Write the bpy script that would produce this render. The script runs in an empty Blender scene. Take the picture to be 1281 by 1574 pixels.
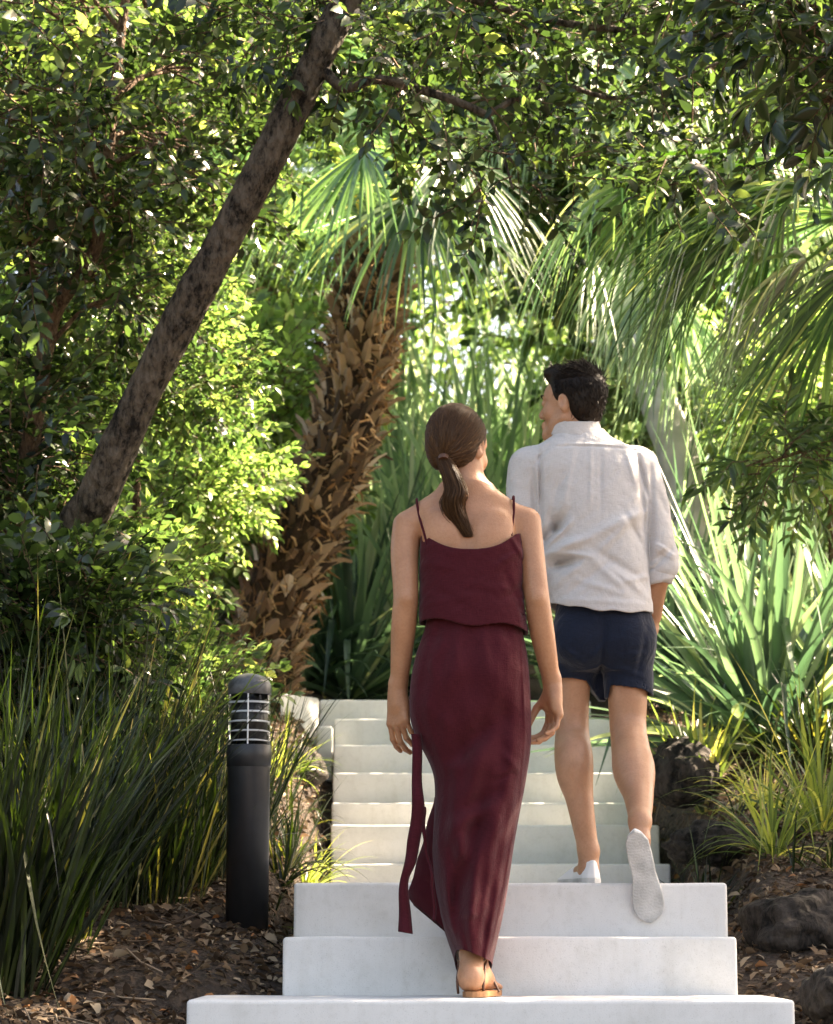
import bpy, bmesh, math, random
import numpy as np
from mathutils import Vector, Matrix, noise as mnoise
random.seed(7); rng = np.random.default_rng(7)
R = math.radians
sc = bpy.context.scene
COL = sc.collection

# ------------------------------------------------------------------ camera, sky, sun, exposure
FPX, CX, CY, HOR, CZ = 3700.0, 640.5, 787.0, 1441.0, 0.175
PITCH = math.atan((HOR - CY) / FPX)
cam_d = bpy.data.cameras.new('camera'); cam = bpy.data.objects.new('camera', cam_d); COL.objects.link(cam)
cam_d.sensor_fit = 'VERTICAL'; cam_d.sensor_height = 36.0; cam_d.lens = FPX / 1574.0 * 36.0
cam_d.clip_start = 0.1; cam_d.clip_end = 500
cam_d.dof.use_dof = True; cam_d.dof.focus_distance = 7.35; cam_d.dof.aperture_fstop = 6.3
cam.location = (0, 0, CZ); cam.rotation_euler = (math.pi / 2 + PITCH, 0, 0)
sc.camera = cam

SUN_EL, SUN_AZ = R(43), R(62)        # azimuth measured from +Y (away from camera) towards +X
w = bpy.data.worlds.new('World'); sc.world = w; w.use_nodes = True
nt = w.node_tree; bg = nt.nodes['Background']
sky = nt.nodes.new('ShaderNodeTexSky'); sky.sky_type = 'NISHITA'; sky.sun_disc = False
sky.sun_elevation = SUN_EL; sky.sun_rotation = SUN_AZ; sky.air_density = 1.0; sky.dust_density = 3.0; sky.ozone_density = 0.6
nt.links.new(sky.outputs[0], bg.inputs[0]); bg.inputs[1].default_value = 0.068
sl = bpy.data.lights.new('sun', 'SUN'); so = bpy.data.objects.new('sun', sl); COL.objects.link(so)
sl.energy = 5.0; sl.angle = R(0.5); sl.color = (1.0, 0.93, 0.82)
sd = Vector((math.sin(SUN_AZ) * math.cos(SUN_EL), math.cos(SUN_AZ) * math.cos(SUN_EL), math.sin(SUN_EL)))
so.rotation_euler = sd.to_track_quat('Z', 'Y').to_euler(); so.location = sd * 30
sc.view_settings.view_transform = 'Standard'; sc.view_settings.look = 'None'
sc.view_settings.exposure = 3.18; sc.view_settings.gamma = 1.0
try:
    sc.view_settings.use_white_balance = True
    sc.view_settings.white_balance_temperature = 8200; sc.view_settings.white_balance_tint = 14
except Exception: pass
sc.render.engine = 'CYCLES'
sc.cycles.max_bounces = 7; sc.cycles.diffuse_bounces = 4; sc.cycles.transmission_bounces = 5; sc.cycles.transparent_max_bounces = 6
sc.cycles.use_denoising = True; sc.cycles.use_adaptive_sampling = True; sc.cycles.adaptive_threshold = 0.015
sc.cycles.sample_clamp_indirect = 8

# ------------------------------------------------------------------ helpers
def P(px, py, Y):
    """point of the place at distance Y up the path, for a direction measured on the photograph"""
    u = (px - CX) / FPX; v = (CY - py) / FPX
    dy = math.cos(PITCH) - v * math.sin(PITCH); dz = math.sin(PITCH) + v * math.cos(PITCH)
    t = Y / dy
    return np.array([u * t, Y, CZ + dz * t])
def M(px, Y): return px * Y / FPX      # a length of px pixels at distance Y, in metres

def link(name, me, parent=None, **kw):
    o = bpy.data.objects.new(name, me); COL.objects.link(o)
    if parent is not None: o.parent = parent
    for k, v in kw.items(): o[k] = v
    return o
def thing(name, label, cat, group=None, loc=(0, 0, 0)):
    o = link(name, None, label=label, category=cat)
    o.location = loc
    if group: o['group'] = group
    return o

class MB:
    """collects numpy geometry; quads/tris with material index and a per-vertex random value"""
    def __init__(s): s.V = []; s.F = []; s.mi = []; s.r = []; s.n = 0
    def add(s, V, F, mi=0, r=None):
        V = np.asarray(V, float).reshape(-1, 3); F = np.asarray(F, int)
        s.V.append(V); s.F.append(F + s.n); s.n += len(V)
        s.mi.append(np.broadcast_to(np.asarray(mi, int), (len(F),)).copy())
        s.r.append(np.broadcast_to(np.asarray(0.5 if r is None else r, float), (len(V),)).copy())
    def mesh(s, name, mats, smooth=True, origin=None):
        V = np.concatenate(s.V); r = np.concatenate(s.r)
        if origin is not None: V = V - np.asarray(origin)
        me = bpy.data.meshes.new(name)
        nl = sum(f.size for f in s.F); npoly = sum(len(f) for f in s.F)
        me.vertices.add(len(V)); me.vertices.foreach_set('co', V.astype(np.float32).ravel())
        me.loops.add(nl); me.loops.foreach_set('vertex_index', np.concatenate([f.ravel() for f in s.F]).astype(np.int32))
        tot = np.concatenate([np.full(len(f), f.shape[1]) for f in s.F]); st = np.concatenate([[0], np.cumsum(tot)[:-1]])
        me.polygons.add(npoly); me.polygons.foreach_set('loop_start', st.astype(np.int32))
        me.polygons.foreach_set('material_index', np.concatenate(s.mi).astype(np.int32))
        me.polygons.foreach_set('use_smooth', np.full(npoly, smooth))
        a = me.attributes.new('rnd', 'FLOAT', 'POINT'); a.data.foreach_set('value', r.astype(np.float32))
        for m in mats: me.materials.append(m)
        me.update(calc_edges=True); me.validate()
        return me
    def build(s, name, mats, parent=None, smooth=True, origin=None, **kw):
        o = link(name, s.mesh(name, mats, smooth, origin), parent, **kw)
        if origin is not None and parent is None: o.location = origin
        return o

def tube(mb, pts, rad, seg=10, mi=0, r=None, caps=True, sx=None):
    pts = np.asarray(pts, float); n = len(pts); rad = np.broadcast_to(np.asarray(rad, float), (n,))
    T = np.gradient(pts, axis=0); T /= np.linalg.norm(T, axis=1)[:, None] + 1e-12
    up = np.array([0, 0, 1.0]) if abs(T[0, 2]) < .9 else np.array([1.0, 0, 0])
    N = np.cross(T[0], up); N /= np.linalg.norm(N); rings = []
    a = np.linspace(0, 2 * np.pi, seg, endpoint=False)
    for i in range(n):
        N = N - T[i] * N.dot(T[i]); N /= np.linalg.norm(N) + 1e-12
        B = np.cross(T[i], N)
        rings.append(pts[i] + rad[i] * (np.cos(a)[:, None] * N + np.sin(a)[:, None] * B))
    V = np.concatenate(rings); F = []
    for i in range(n - 1):
        b = i * seg; j = np.arange(seg); k = (j + 1) % seg
        F.append(np.stack([b + j, b + k, b + seg + k, b + seg + j], 1))
    F = np.concatenate(F)
    mb.add(V, F, mi, r)
    if caps:
        for c, base, flip in ((pts[0], 0, 1), (pts[-1], (n - 1) * seg, 0)):
            j = np.arange(seg); k = (j + 1) % seg
            ring = V[base:base + seg]
            t = np.stack([j, k, np.full(seg, seg)], 1)
            mb.add(np.vstack([ring, c]), t[:, ::-1] if flip else t, mi, 0.5 if r is None else r if np.isscalar(r) else r[0])

def spline(pts, n):
    pts = np.asarray(pts, float); k = len(pts); t = np.linspace(0, k - 1, n); out = []
    for x in t:
        i = min(int(x), k - 2); f = x - i
        p0, p1, p2, p3 = pts[max(i - 1, 0)], pts[i], pts[i + 1], pts[min(i + 2, k - 1)]
        out.append(.5 * ((2 * p1) + (-p0 + p2) * f + (2 * p0 - 5 * p1 + 4 * p2 - p3) * f * f + (-p0 + 3 * p1 - 3 * p2 + p3) * f ** 3))
    return np.array(out)

def box_bm(bm, lo, hi):
    vs = bmesh.ops.create_cube(bm, size=1)['verts']
    for v in vs:
        v.co = Vector([lo[i] + (v.co[i] + .5) * (hi[i] - lo[i]) for i in range(3)])
    return vs

# ------------------------------------------------------------------ materials
def new_mat(name):
    m = bpy.data.materials.new(name); m.use_nodes = True
    return m, m.node_tree, m.node_tree.nodes['Principled BSDF']
def nn(t, typ, **kw):
    n = t.nodes.new(typ)
    for k, v in kw.items():
        if k in n.inputs: n.inputs[k].default_value = v
        else: setattr(n, k, v)
    return n
def ramp(t, fac, stops):
    r = t.nodes.new('ShaderNodeValToRGB'); e = r.color_ramp.elements
    while len(e) < len(stops): e.new(.5)
    for i, (p, c) in enumerate(stops):
        e[i].position = p; e[i].color = (c[0], c[1], c[2], 1)
    t.links.new(fac, r.inputs[0]); return r
def coord(t): return nn(t, 'ShaderNodeTexCoord').outputs['Object']
def bump(t, b, h, s, d=.01, base=None):
    n = nn(t, 'ShaderNodeBump'); n.inputs['Strength'].default_value = s; n.inputs['Distance'].default_value = d
    t.links.new(h, n.inputs['Height'])
    if base: t.links.new(base, n.inputs['Normal'])
    if b is not None: t.links.new(n.outputs[0], b.inputs['Normal'])
    return n.outputs[0]

def leaf_mat(name, stops, trans, tamt=.4, rough=.42, spec=.5, extra=1.7):
    """stops: base colours picked per leaf; trans: multiplier colour for light coming through"""
    m, t, b = new_mat(name)
    at = nn(t, 'ShaderNodeAttribute'); at.attribute_name = 'rnd'
    c = ramp(t, at.outputs['Fac'], stops)
    nz = nn(t, 'ShaderNodeTexNoise'); nz.inputs['Scale'].default_value = 3.0; t.links.new(coord(t), nz.inputs['Vector'])
    mx = nn(t, 'ShaderNodeMix', data_type='RGBA', blend_type='MULTIPLY'); mx.inputs[0].default_value = .6
    t.links.new(c.outputs[0], mx.inputs[6])
    rr = ramp(t, nz.outputs[0], [(.3, (.55, .6, .6)), (.7, (1.25, 1.2, 1.0))]); t.links.new(rr.outputs[0], mx.inputs[7])
    t.links.new(mx.outputs[2], b.inputs['Base Color'])
    b.inputs['Roughness'].default_value = rough; b.inputs['Specular IOR Level'].default_value = spec
    tr = nn(t, 'ShaderNodeBsdfTranslucent')
    m2 = nn(t, 'ShaderNodeMix', data_type='RGBA', blend_type='MULTIPLY'); m2.inputs[0].default_value = 1
    t.links.new(mx.outputs[2], m2.inputs[6]); m2.inputs[7].default_value = (trans[0] * extra, trans[1] * extra, trans[2] * extra, 1)
    t.links.new(m2.outputs[2], tr.inputs[0])
    ms = nn(t, 'ShaderNodeMixShader'); ms.inputs[0].default_value = tamt
    t.links.new(b.outputs[0], ms.inputs[1]); t.links.new(tr.outputs[0], ms.inputs[2])
    t.links.new(ms.outputs[0], t.nodes['Material Output'].inputs[0])
    return m

def plain(name, col, rough=.6, spec=.4, metal=0, noise_s=None, noise_amt=.2, bump_s=0, bump_scale=40, bd=.005):
    m, t, b = new_mat(name)
    b.inputs['Roughness'].default_value = rough; b.inputs['Specular IOR Level'].default_value = spec; b.inputs['Metallic'].default_value = metal
    if noise_s:
        nz = nn(t, 'ShaderNodeTexNoise'); nz.inputs['Scale'].default_value = noise_s; nz.inputs['Detail'].default_value = 6
        t.links.new(coord(t), nz.inputs['Vector'])
        lo = [c * (1 - noise_amt) for c in col]; hi = [min(1, c * (1 + noise_amt)) for c in col]
        t.links.new(ramp(t, nz.outputs[0], [(.3, lo), (.7, hi)]).outputs[0], b.inputs['Base Color'])
    else: b.inputs['Base Color'].default_value = (*col, 1)
    if bump_s:
        n2 = nn(t, 'ShaderNodeTexNoise'); n2.inputs['Scale'].default_value = bump_scale; n2.inputs['Detail'].default_value = 5
        t.links.new(coord(t), n2.inputs['Vector']); bump(t, b, n2.outputs[0], bump_s, bd)
    return m

def rnd_mat(name, stops, rough=.8, tamt=0, spec=.25):
    m, t, b = new_mat(name)
    at = nn(t, 'ShaderNodeAttribute'); at.attribute_name = 'rnd'
    c = ramp(t, at.outputs['Fac'], stops)
    t.links.new(c.outputs[0], b.inputs['Base Color']); b.inputs['Roughness'].default_value = rough; b.inputs['Specular IOR Level'].default_value = spec
    if tamt:
        tr = nn(t, 'ShaderNodeBsdfTranslucent'); t.links.new(c.outputs[0], tr.inputs[0])
        ms = nn(t, 'ShaderNodeMixShader'); ms.inputs[0].default_value = tamt
        t.links.new(b.outputs[0], ms.inputs[1]); t.links.new(tr.outputs[0], ms.inputs[2]); t.links.new(ms.outputs[0], t.nodes['Material Output'].inputs[0])
    return m

def concrete():
    m, t, b = new_mat('concrete'); c = coord(t)
    n1 = nn(t, 'ShaderNodeTexNoise'); n1.inputs['Scale'].default_value = 3.5; n1.inputs['Detail'].default_value = 8; n1.inputs['Roughness'].default_value = .65; t.links.new(c, n1.inputs['Vector'])
    n2 = nn(t, 'ShaderNodeTexNoise'); n2.inputs['Scale'].default_value = 260; n2.inputs['Detail'].default_value = 3; t.links.new(c, n2.inputs['Vector'])
    r1 = ramp(t, n1.outputs[0], [(.25, (.56, .55, .52)), (.5, (.66, .65, .63)), (.75, (.71, .70, .68))])
    r2 = ramp(t, n2.outputs[0], [(.25, (.72, .72, .72)), (.42, (1, 1, 1))])
    mx = nn(t, 'ShaderNodeMix', data_type='RGBA', blend_type='MULTIPLY'); mx.inputs[0].default_value = .8
    t.links.new(r1.outputs[0], mx.inputs[6]); t.links.new(r2.outputs[0], mx.inputs[7])
    mp = nn(t, 'ShaderNodeMapping'); mp.inputs['Scale'].default_value = (1, 1, .12); t.links.new(c, mp.inputs[0])
    n3 = nn(t, 'ShaderNodeTexNoise'); n3.inputs['Scale'].default_value = 11; n3.inputs['Detail'].default_value = 7; n3.inputs['Roughness'].default_value = .7; t.links.new(mp.outputs[0], n3.inputs['Vector'])
    n4 = nn(t, 'ShaderNodeTexNoise'); n4.inputs['Scale'].default_value = 45; n4.inputs['Detail'].default_value = 6; t.links.new(c, n4.inputs['Vector'])
    m3 = nn(t, 'ShaderNodeMix', data_type='RGBA', blend_type='MULTIPLY'); m3.inputs[0].default_value = .3; t.links.new(mx.outputs[2], m3.inputs[6]); t.links.new(ramp(t, n3.outputs[0], [(.32, (.78, .76, .72)), (.5, (1, 1, 1))]).outputs[0], m3.inputs[7])
    m4 = nn(t, 'ShaderNodeMix', data_type='RGBA', blend_type='MULTIPLY'); m4.inputs[0].default_value = .4; t.links.new(m3.outputs[2], m4.inputs[6]); t.links.new(ramp(t, n4.outputs[0], [(.3, (.86, .85, .83)), (.48, (1, 1, 1))]).outputs[0], m4.inputs[7]); t.links.new(m4.outputs[2], b.inputs['Base Color'])
    b.inputs['Roughness'].default_value = .85; b.inputs['Specular IOR Level'].default_value = .25
    bump(t, b, n2.outputs[0], .25, .002)
    return m

def bark(name, c0, c1, sx=1.0, scale=22, st=.9):
    m, t, b = new_mat(name)
    mp = nn(t, 'ShaderNodeMapping'); t.links.new(coord(t), mp.inputs[0]); mp.inputs['Rotation'].default_value = (0, R(-30), 0); mp.inputs['Scale'].default_value = (1, 1, .45)
    v = nn(t, 'ShaderNodeTexVoronoi'); v.inputs['Scale'].default_value = scale * 2; t.links.new(mp.outputs[0], v.inputs['Vector'])
    nz = nn(t, 'ShaderNodeTexNoise'); nz.inputs['Scale'].default_value = scale; nz.inputs['Detail'].default_value = 9; nz.inputs['Roughness'].default_value = .7; t.links.new(mp.outputs[0], nz.inputs['Vector'])
    n3 = nn(t, 'ShaderNodeTexNoise'); n3.inputs['Scale'].default_value = 5; n3.inputs['Detail'].default_value = 4; t.links.new(coord(t), n3.inputs['Vector'])
    mm = nn(t, 'ShaderNodeMath', operation='MULTIPLY'); sq = nn(t, 'ShaderNodeMath', operation='MULTIPLY_ADD'); t.links.new(n3.outputs[0], sq.inputs[0]); sq.inputs[1].default_value = .3; sq.inputs[2].default_value = .35
    t.links.new(nz.outputs[0], mm.inputs[0]); t.links.new(sq.outputs[0], mm.inputs[1])
    mid = [(a + bb) / 2 for a, bb in zip(c0, c1)]
    n5 = nn(t, 'ShaderNodeTexNoise'); n5.inputs['Scale'].default_value = scale * 3.2; n5.inputs['Detail'].default_value = 7; n5.inputs['Roughness'].default_value = .75; n5.inputs['Distortion'].default_value = .6; t.links.new(mp.outputs[0], n5.inputs['Vector'])
    vm = nn(t, 'ShaderNodeMath', operation='MULTIPLY_ADD'); t.links.new(n5.outputs[0], vm.inputs[0]); vm.inputs[1].default_value = .35; t.links.new(mm.outputs[0], vm.inputs[2])
    r = ramp(t, vm.outputs[0], [(.36, c0), (.43, mid), (.54, c1)])
    t.links.new(r.outputs[0], b.inputs['Base Color']); b.inputs['Roughness'].default_value = .9; b.inputs['Specular IOR Level'].default_value = .2
    h = nn(t, 'ShaderNodeMath', operation='ADD'); t.links.new(nz.outputs[0], h.inputs[0]); t.links.new(v.outputs[0], h.inputs[1])
    bump(t, b, h.outputs[0], st, .02)
    return m

def cloth(name, col, var=.12, weave=500, wr=.35, sheen=.3, rough=.85, tr=0.0, fold=.35):
    m, t, b = new_mat(name); c = coord(t)
    n1 = nn(t, 'ShaderNodeTexNoise'); n1.inputs['Scale'].default_value = 60; n1.inputs['Detail'].default_value = 4
    mp = nn(t, 'ShaderNodeMapping'); mp.inputs['Scale'].default_value = (1, 1, 6); t.links.new(c, mp.inputs[0]); t.links.new(mp.outputs[0], n1.inputs['Vector'])
    n4 = nn(t, 'ShaderNodeTexNoise'); n4.inputs['Scale'].default_value = 60; n4.inputs['Detail'].default_value = 4
    mp2 = nn(t, 'ShaderNodeMapping'); mp2.inputs['Scale'].default_value = (7, 1, 1); t.links.new(c, mp2.inputs[0]); t.links.new(mp2.outputs[0], n4.inputs['Vector'])
    a = nn(t, 'ShaderNodeMath', operation='ADD'); t.links.new(n1.outputs[0], a.inputs[0]); t.links.new(n4.outputs[0], a.inputs[1])
    hf = nn(t, 'ShaderNodeMath', operation='MULTIPLY'); t.links.new(a.outputs[0], hf.inputs[0]); hf.inputs[1].default_value = .5
    r = ramp(t, hf.outputs[0], [(.35, [x * (1 - var) for x in col]), (.65, [min(1, x * (1 + var)) for x in col])])
    t.links.new(r.outputs[0], b.inputs['Base Color'])
    b.inputs['Roughness'].default_value = rough; b.inputs['Specular IOR Level'].default_value = .25
    b.inputs['Sheen Weight'].default_value = sheen; b.inputs['Sheen Roughness'].default_value = .4
    n2 = nn(t, 'ShaderNodeTexNoise'); n2.inputs['Scale'].default_value = 14; n2.inputs['Detail'].default_value = 5; n2.inputs['Distortion'].default_value = 1.2; t.links.new(c, n2.inputs['Vector'])
    b0 = bump(t, None, n2.outputs[0], fold, .03)
    bump(t, b, hf.outputs[0], wr, .003, b0)
    return m

def skin(name, col):
    m, t, b = new_mat(name); c = coord(t)
    n1 = nn(t, 'ShaderNodeTexNoise'); n1.inputs['Scale'].default_value = 16; n1.inputs['Detail'].default_value = 5; t.links.new(c, n1.inputs['Vector'])
    r = ramp(t, n1.outputs[0], [(.3, (col[0] * .88, col[1] * .82, col[2] * .78)), (.7, (col[0] * 1.06, col[1] * 1.05, col[2] * 1.05))])
    t.links.new(r.outputs[0], b.inputs['Base Color'])
    n3 = nn(t, 'ShaderNodeTexNoise'); n3.inputs['Scale'].default_value = 130; n3.inputs['Detail'].default_value = 3; t.links.new(c, n3.inputs['Vector'])
    mx = nn(t, 'ShaderNodeMix', data_type='RGBA', blend_type='MULTIPLY'); mx.inputs[0].default_value = .35; t.links.new(r.outputs[0], mx.inputs[6]); t.links.new(ramp(t, n3.outputs[0], [(.3, (.8, .72, .68)), (.6, (1.05, 1.04, 1.03))]).outputs[0], mx.inputs[7]); t.links.new(mx.outputs[2], b.inputs['Base Color'])
    b.inputs['Roughness'].default_value = .45; b.inputs['Specular IOR Level'].default_value = .5
    b.inputs['Subsurface Weight'].default_value = .12; b.inputs['Subsurface Radius'].default_value = (1, .35, .2); b.inputs['Subsurface Scale'].default_value = .012
    n2 = nn(t, 'ShaderNodeTexNoise'); n2.inputs['Scale'].default_value = 220; t.links.new(c, n2.inputs['Vector']); bump(t, b, n2.outputs[0], .3, .003)
    return m

def hair_mat(name, stops, rough=.38):
    m = rnd_mat(name, stops, rough, 0, .22)
    m.node_tree.nodes['Principled BSDF'].inputs['Anisotropic'].default_value = .5
    return m

MAT = dict(
    concrete=concrete(),
    bark=bark('bark', (.010, .008, .006), (.15, .118, .088)),
    barkthin=bark('thin_bark', (.05, .03, .02), (.26, .17, .11), scale=40),
    palebark=plain('pale_bark', (.55, .52, .5), .8, .3, noise_s=6, noise_amt=.3, bump_s=.5, bump_scale=30),
    leafdark=leaf_mat('glossy_shade_darkened_leaf', [(.05, (.005, .011, .006)), (.45, (.018, .034, .014)), (.8, (.068, .11, .04)), (.97, (.2, .24, .09))], (1.4, 1.5, .8), .42, .27, .6),  # greens darkened further so the colour itself deepens the shade
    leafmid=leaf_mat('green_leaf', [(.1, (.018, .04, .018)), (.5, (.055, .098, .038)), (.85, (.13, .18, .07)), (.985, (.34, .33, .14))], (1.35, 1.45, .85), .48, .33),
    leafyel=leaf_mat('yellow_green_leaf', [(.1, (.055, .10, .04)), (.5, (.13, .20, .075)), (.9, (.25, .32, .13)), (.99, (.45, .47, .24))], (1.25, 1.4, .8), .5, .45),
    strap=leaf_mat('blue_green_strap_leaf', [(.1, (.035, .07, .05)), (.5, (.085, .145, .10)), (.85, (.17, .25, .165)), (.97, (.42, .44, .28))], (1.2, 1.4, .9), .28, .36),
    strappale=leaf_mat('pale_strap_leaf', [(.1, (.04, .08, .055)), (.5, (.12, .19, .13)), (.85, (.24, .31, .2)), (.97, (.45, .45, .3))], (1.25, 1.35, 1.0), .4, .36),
    strapfar=leaf_mat('sun_painted_pale_strap_leaf', [(.1, (.12, .19, .13)), (.5, (.24, .34, .23)), (.85, (.38, .46, .32)), (.97, (.55, .56, .4))], (1.2, 1.3, 1.0), .5, .4),  # lighter copy of the strap leaf: sunlight painted into the colour
    strapyel=leaf_mat('fresh_green_strap_leaf', [(.1, (.06, .10, .04)), (.5, (.14, .19, .06)), (.85, (.26, .3, .09)), (.98, (.48, .43, .2))], (1.45, 1.4, .7), .45, .4),
    grassdark=leaf_mat('shade_darkened_grass_blade', [(.05, (.004, .009, .004)), (.5, (.010, .019, .007)), (.85, (.034, .055, .016)), (.98, (.2, .17, .08))], (1.5, 1.6, .5), .32, .4),  # deep shade of the bank is put into these low blade colours
    frond=leaf_mat('palm_leaflet', [(.1, (.022, .055, .035)), (.5, (.075, .14, .08)), (.85, (.19, .28, .13)), (.98, (.46, .46, .26))], (1.35, 1.5, .8), .42, .34),
    boot=rnd_mat('palm_leaf_base', [(.0, (.035, .022, .015)), (.35, (.17, .105, .066)), (.7, (.42, .29, .19)), (1, (.70, .60, .50))], .85, .12),
    fibre=rnd_mat('palm_fibre', [(.0, (.10, .05, .022)), (.5, (.34, .18, .08)), (1, (.66, .44, .24))], .9, .35),
    core=plain('palm_core', (.045, .028, .018), .95, .1, noise_s=30, noise_amt=.5, bump_s=1, bump_scale=40, bd=.02),
    litter=rnd_mat('leaf_litter', [(.0, (.035, .022, .014)), (.35, (.1, .062, .036)), (.7, (.21, .14, .085)), (.93, (.36, .28, .19)), (1, (.34, .13, .04))], .85, .1),
    twigdead=rnd_mat('dead_twig', [(.0, (.07, .045, .03)), (1, (.3, .22, .15))], .9),
    rock=bark('volcanic_rock', (.006, .0055, .005), (.06, .05, .042), scale=14, st=1),
    charcoal=plain('charcoal_paint', (.02, .021, .024), .42, .5, noise_s=30, noise_amt=.15, bump_s=.05, bump_scale=300),
    capgrey=plain('cap_paint', (.07, .074, .08), .35, .5, noise_s=60, noise_amt=.3, bump_s=.05),
    fin=plain('louvre_fin', (.75, .75, .75), .3, .5),
    darkcore=plain('lamp_core', (.01, .01, .011), .4),
)
def soil():
    m, t, b = new_mat('soil'); c = coord(t)
    n1 = nn(t, 'ShaderNodeTexNoise'); n1.inputs['Scale'].default_value = 18; n1.inputs['Detail'].default_value = 10; n1.inputs['Roughness'].default_value = .75; t.links.new(c, n1.inputs['Vector'])
    v = nn(t, 'ShaderNodeTexVoronoi'); v.inputs['Scale'].default_value = 45; t.links.new(c, v.inputs['Vector'])
    r = ramp(t, n1.outputs[0], [(.3, (.02, .013, .009)), (.5, (.065, .042, .027)), (.7, (.15, .1, .065))])
    t.links.new(r.outputs[0], b.inputs['Base Color']); b.inputs['Roughness'].default_value = .95
    a = nn(t, 'ShaderNodeMath', operation='ADD'); t.links.new(n1.outputs[0], a.inputs[0]); t.links.new(v.outputs[0], a.inputs[1])
    bump(t, b, a.outputs[0], 1, .04); return m
MAT['soil'] = soil()
g_, t_, b_ = new_mat('clear_lens'); b_.inputs['Base Color'].default_value = (.9, .93, .95, 1); b_.inputs['Roughness'].default_value = .06; b_.inputs['Transmission Weight'].default_value = 1; b_.inputs['IOR'].default_value = 1.2
MAT['lens'] = g_

# ------------------------------------------------------------------ the ground
# front edge of each step: distance, top height, left x, right x
def stp(Y, py, xl, xr): return [Y, P(0, py, Y)[2], P(xl, py, Y)[0], P(xr, py, Y)[0]]
STEPS = [stp(6.74, 1537, 287, 1222), stp(7.27, 1440, 435, 1133), stp(7.64, 1357, 452, 1118), stp(11.05, 1328, 509, 1031), stp(11.42, 1268, 509, 1014),
         stp(12.2, 1234, 510, 1000), stp(12.55, 1188, 512, 975), stp(12.9, 1145, 513, 955), stp(13.25, 1105, 514, 938)]
def stair_z(Y):
    z = np.full_like(Y, -.17)
    for s in STEPS: z = np.where(Y > s[0], s[1], z)
    return z
YB = [0, 5, 6.4, 7.0, 7.6, 8.1, 9, 10.5, 13, 14, 16, 22, 45]
ZB = [-.9, -.5, -.16, -.03, .10, .255, .46, .78, 1.33, 1.5, 1.9, 3.0, 8.5]
def vnoise(x, y, s, seed=0):
    x = x * s + seed * 17.3; y = y * s - seed * 9.1
    return (np.sin(x * 1.3 + 1.7 * np.sin(y * .9)) + np.sin(y * 1.7 + 1.3 * np.sin(x * 1.1 + 2)) + .5 * np.sin(2.3 * x + 3.1 * y) + .5 * np.sin(3.7 * x - 2.2 * y)) / 3
def ground(x, Y):
    x = np.asarray(x, float); Y = np.asarray(Y, float)
    b = np.interp(Y, YB, ZB)
    le = np.interp(Y, [6.7, 7.2, 7.3, 11, 13.3, 30], [-.64, -.64, -.39, -.39, -.46, -.46]); re = np.interp(Y, [6.7, 7.2, 7.3, 7.9, 11, 13.3, 30], [1.06, 1.06, .98, .98, 1.16, 1.07, 1.07])
    s = np.where(x < le, le - x, np.where(x > re, x - re, 0))
    k = np.clip(s / .22, 0, 1); k = k * k * (3 - 2 * k)
    low = np.where(Y < 13.6, np.minimum(b, np.interp(Y, [6, 6.7, 7.3, 7.7, 11.1, 11.5, 12.2, 13.6], [-.25, -.12, -.06, .1, .27, .45, .6, 1.2])), b - .1)
    z = low * (1 - k) + b * k
    z = z + np.where(x < 0, .10, .03) * np.maximum(s - .2, 0) + np.clip(s, 0, .5) * .09 * vnoise(x, Y, 2.1) + .018 * k * vnoise(x, Y, 9, 2)
    return z
def gz(x, Y): return float(ground(x, Y))
xs = np.concatenate([np.linspace(-40, -4, 30), np.linspace(-3.9, 4.5, 210), np.linspace(4.7, 40, 30)])
ys = np.concatenate([np.linspace(-30, 4.5, 24), np.linspace(4.6, 16, 240), np.linspace(16.3, 120, 60)])
XX, YY = np.meshgrid(xs, ys, indexing='ij'); ZZ = ground(XX, YY)
ii = np.arange(len(xs) * len(ys)).reshape(len(xs), len(ys))
gm = MB(); gm.add(np.stack([XX, YY, ZZ], -1), np.stack([ii[:-1, :-1], ii[1:, :-1], ii[1:, 1:], ii[:-1, 1:]], -1).reshape(-1, 4))
gm.build('ground', [MAT['soil']], kind='structure')

# ------------------------------------------------------------------ the staircase
st = thing('staircase', 'pale concrete steps climbing away between planted banks, lower three wider', 'steps', loc=(0, 6.74, 0))
def block(lo, hi, shear=0, seed=0, bev=.012):
    bm = bmesh.new(); box_bm(bm, lo, hi)
    bmesh.ops.bevel(bm, geom=[e for e in bm.edges], offset=bev, segments=3, profile=.55, affect='EDGES')
    bmesh.ops.subdivide_edges(bm, edges=[e for e in bm.edges if abs(e.verts[0].co.x - e.verts[1].co.x) > .4], cuts=40)
    for v in bm.verts:
        n = mnoise.noise(Vector((v.co.x * 6, seed * 3.1, v.co.z * 2)))
        top = 1 if v.co.z > hi[2] - bev * 1.3 else 0
        v.co.z += top * .0022 * n; v.co.y += .0015 * mnoise.noise(Vector((v.co.x * 9, seed * 7.7, v.co.z * 9)))
        v.co.y += shear * (v.co.x)
    me = bpy.data.meshes.new('step'); bm.to_mesh(me); bm.free()
    for p in me.polygons: p.use_smooth = True
    me.materials.append(MAT['concrete'])
    return me
def add_step(lo, hi, shear=0, seed=0, bev=.012):
    off = Vector((0, 6.74, 0)); me = block([lo[0], lo[1] - 6.74, lo[2]], [hi[0], hi[1] - 6.74, hi[2]], shear, seed, bev)
    o = link('step', me, st); return o
for i, (Y, z, xl, xr) in enumerate(STEPS):
    nxt = STEPS[i + 1][0] if i + 1 < len(STEPS) else 13.9
    add_step([xl, Y, z - .45], [xr, nxt + .05, z], 0, i)
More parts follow.
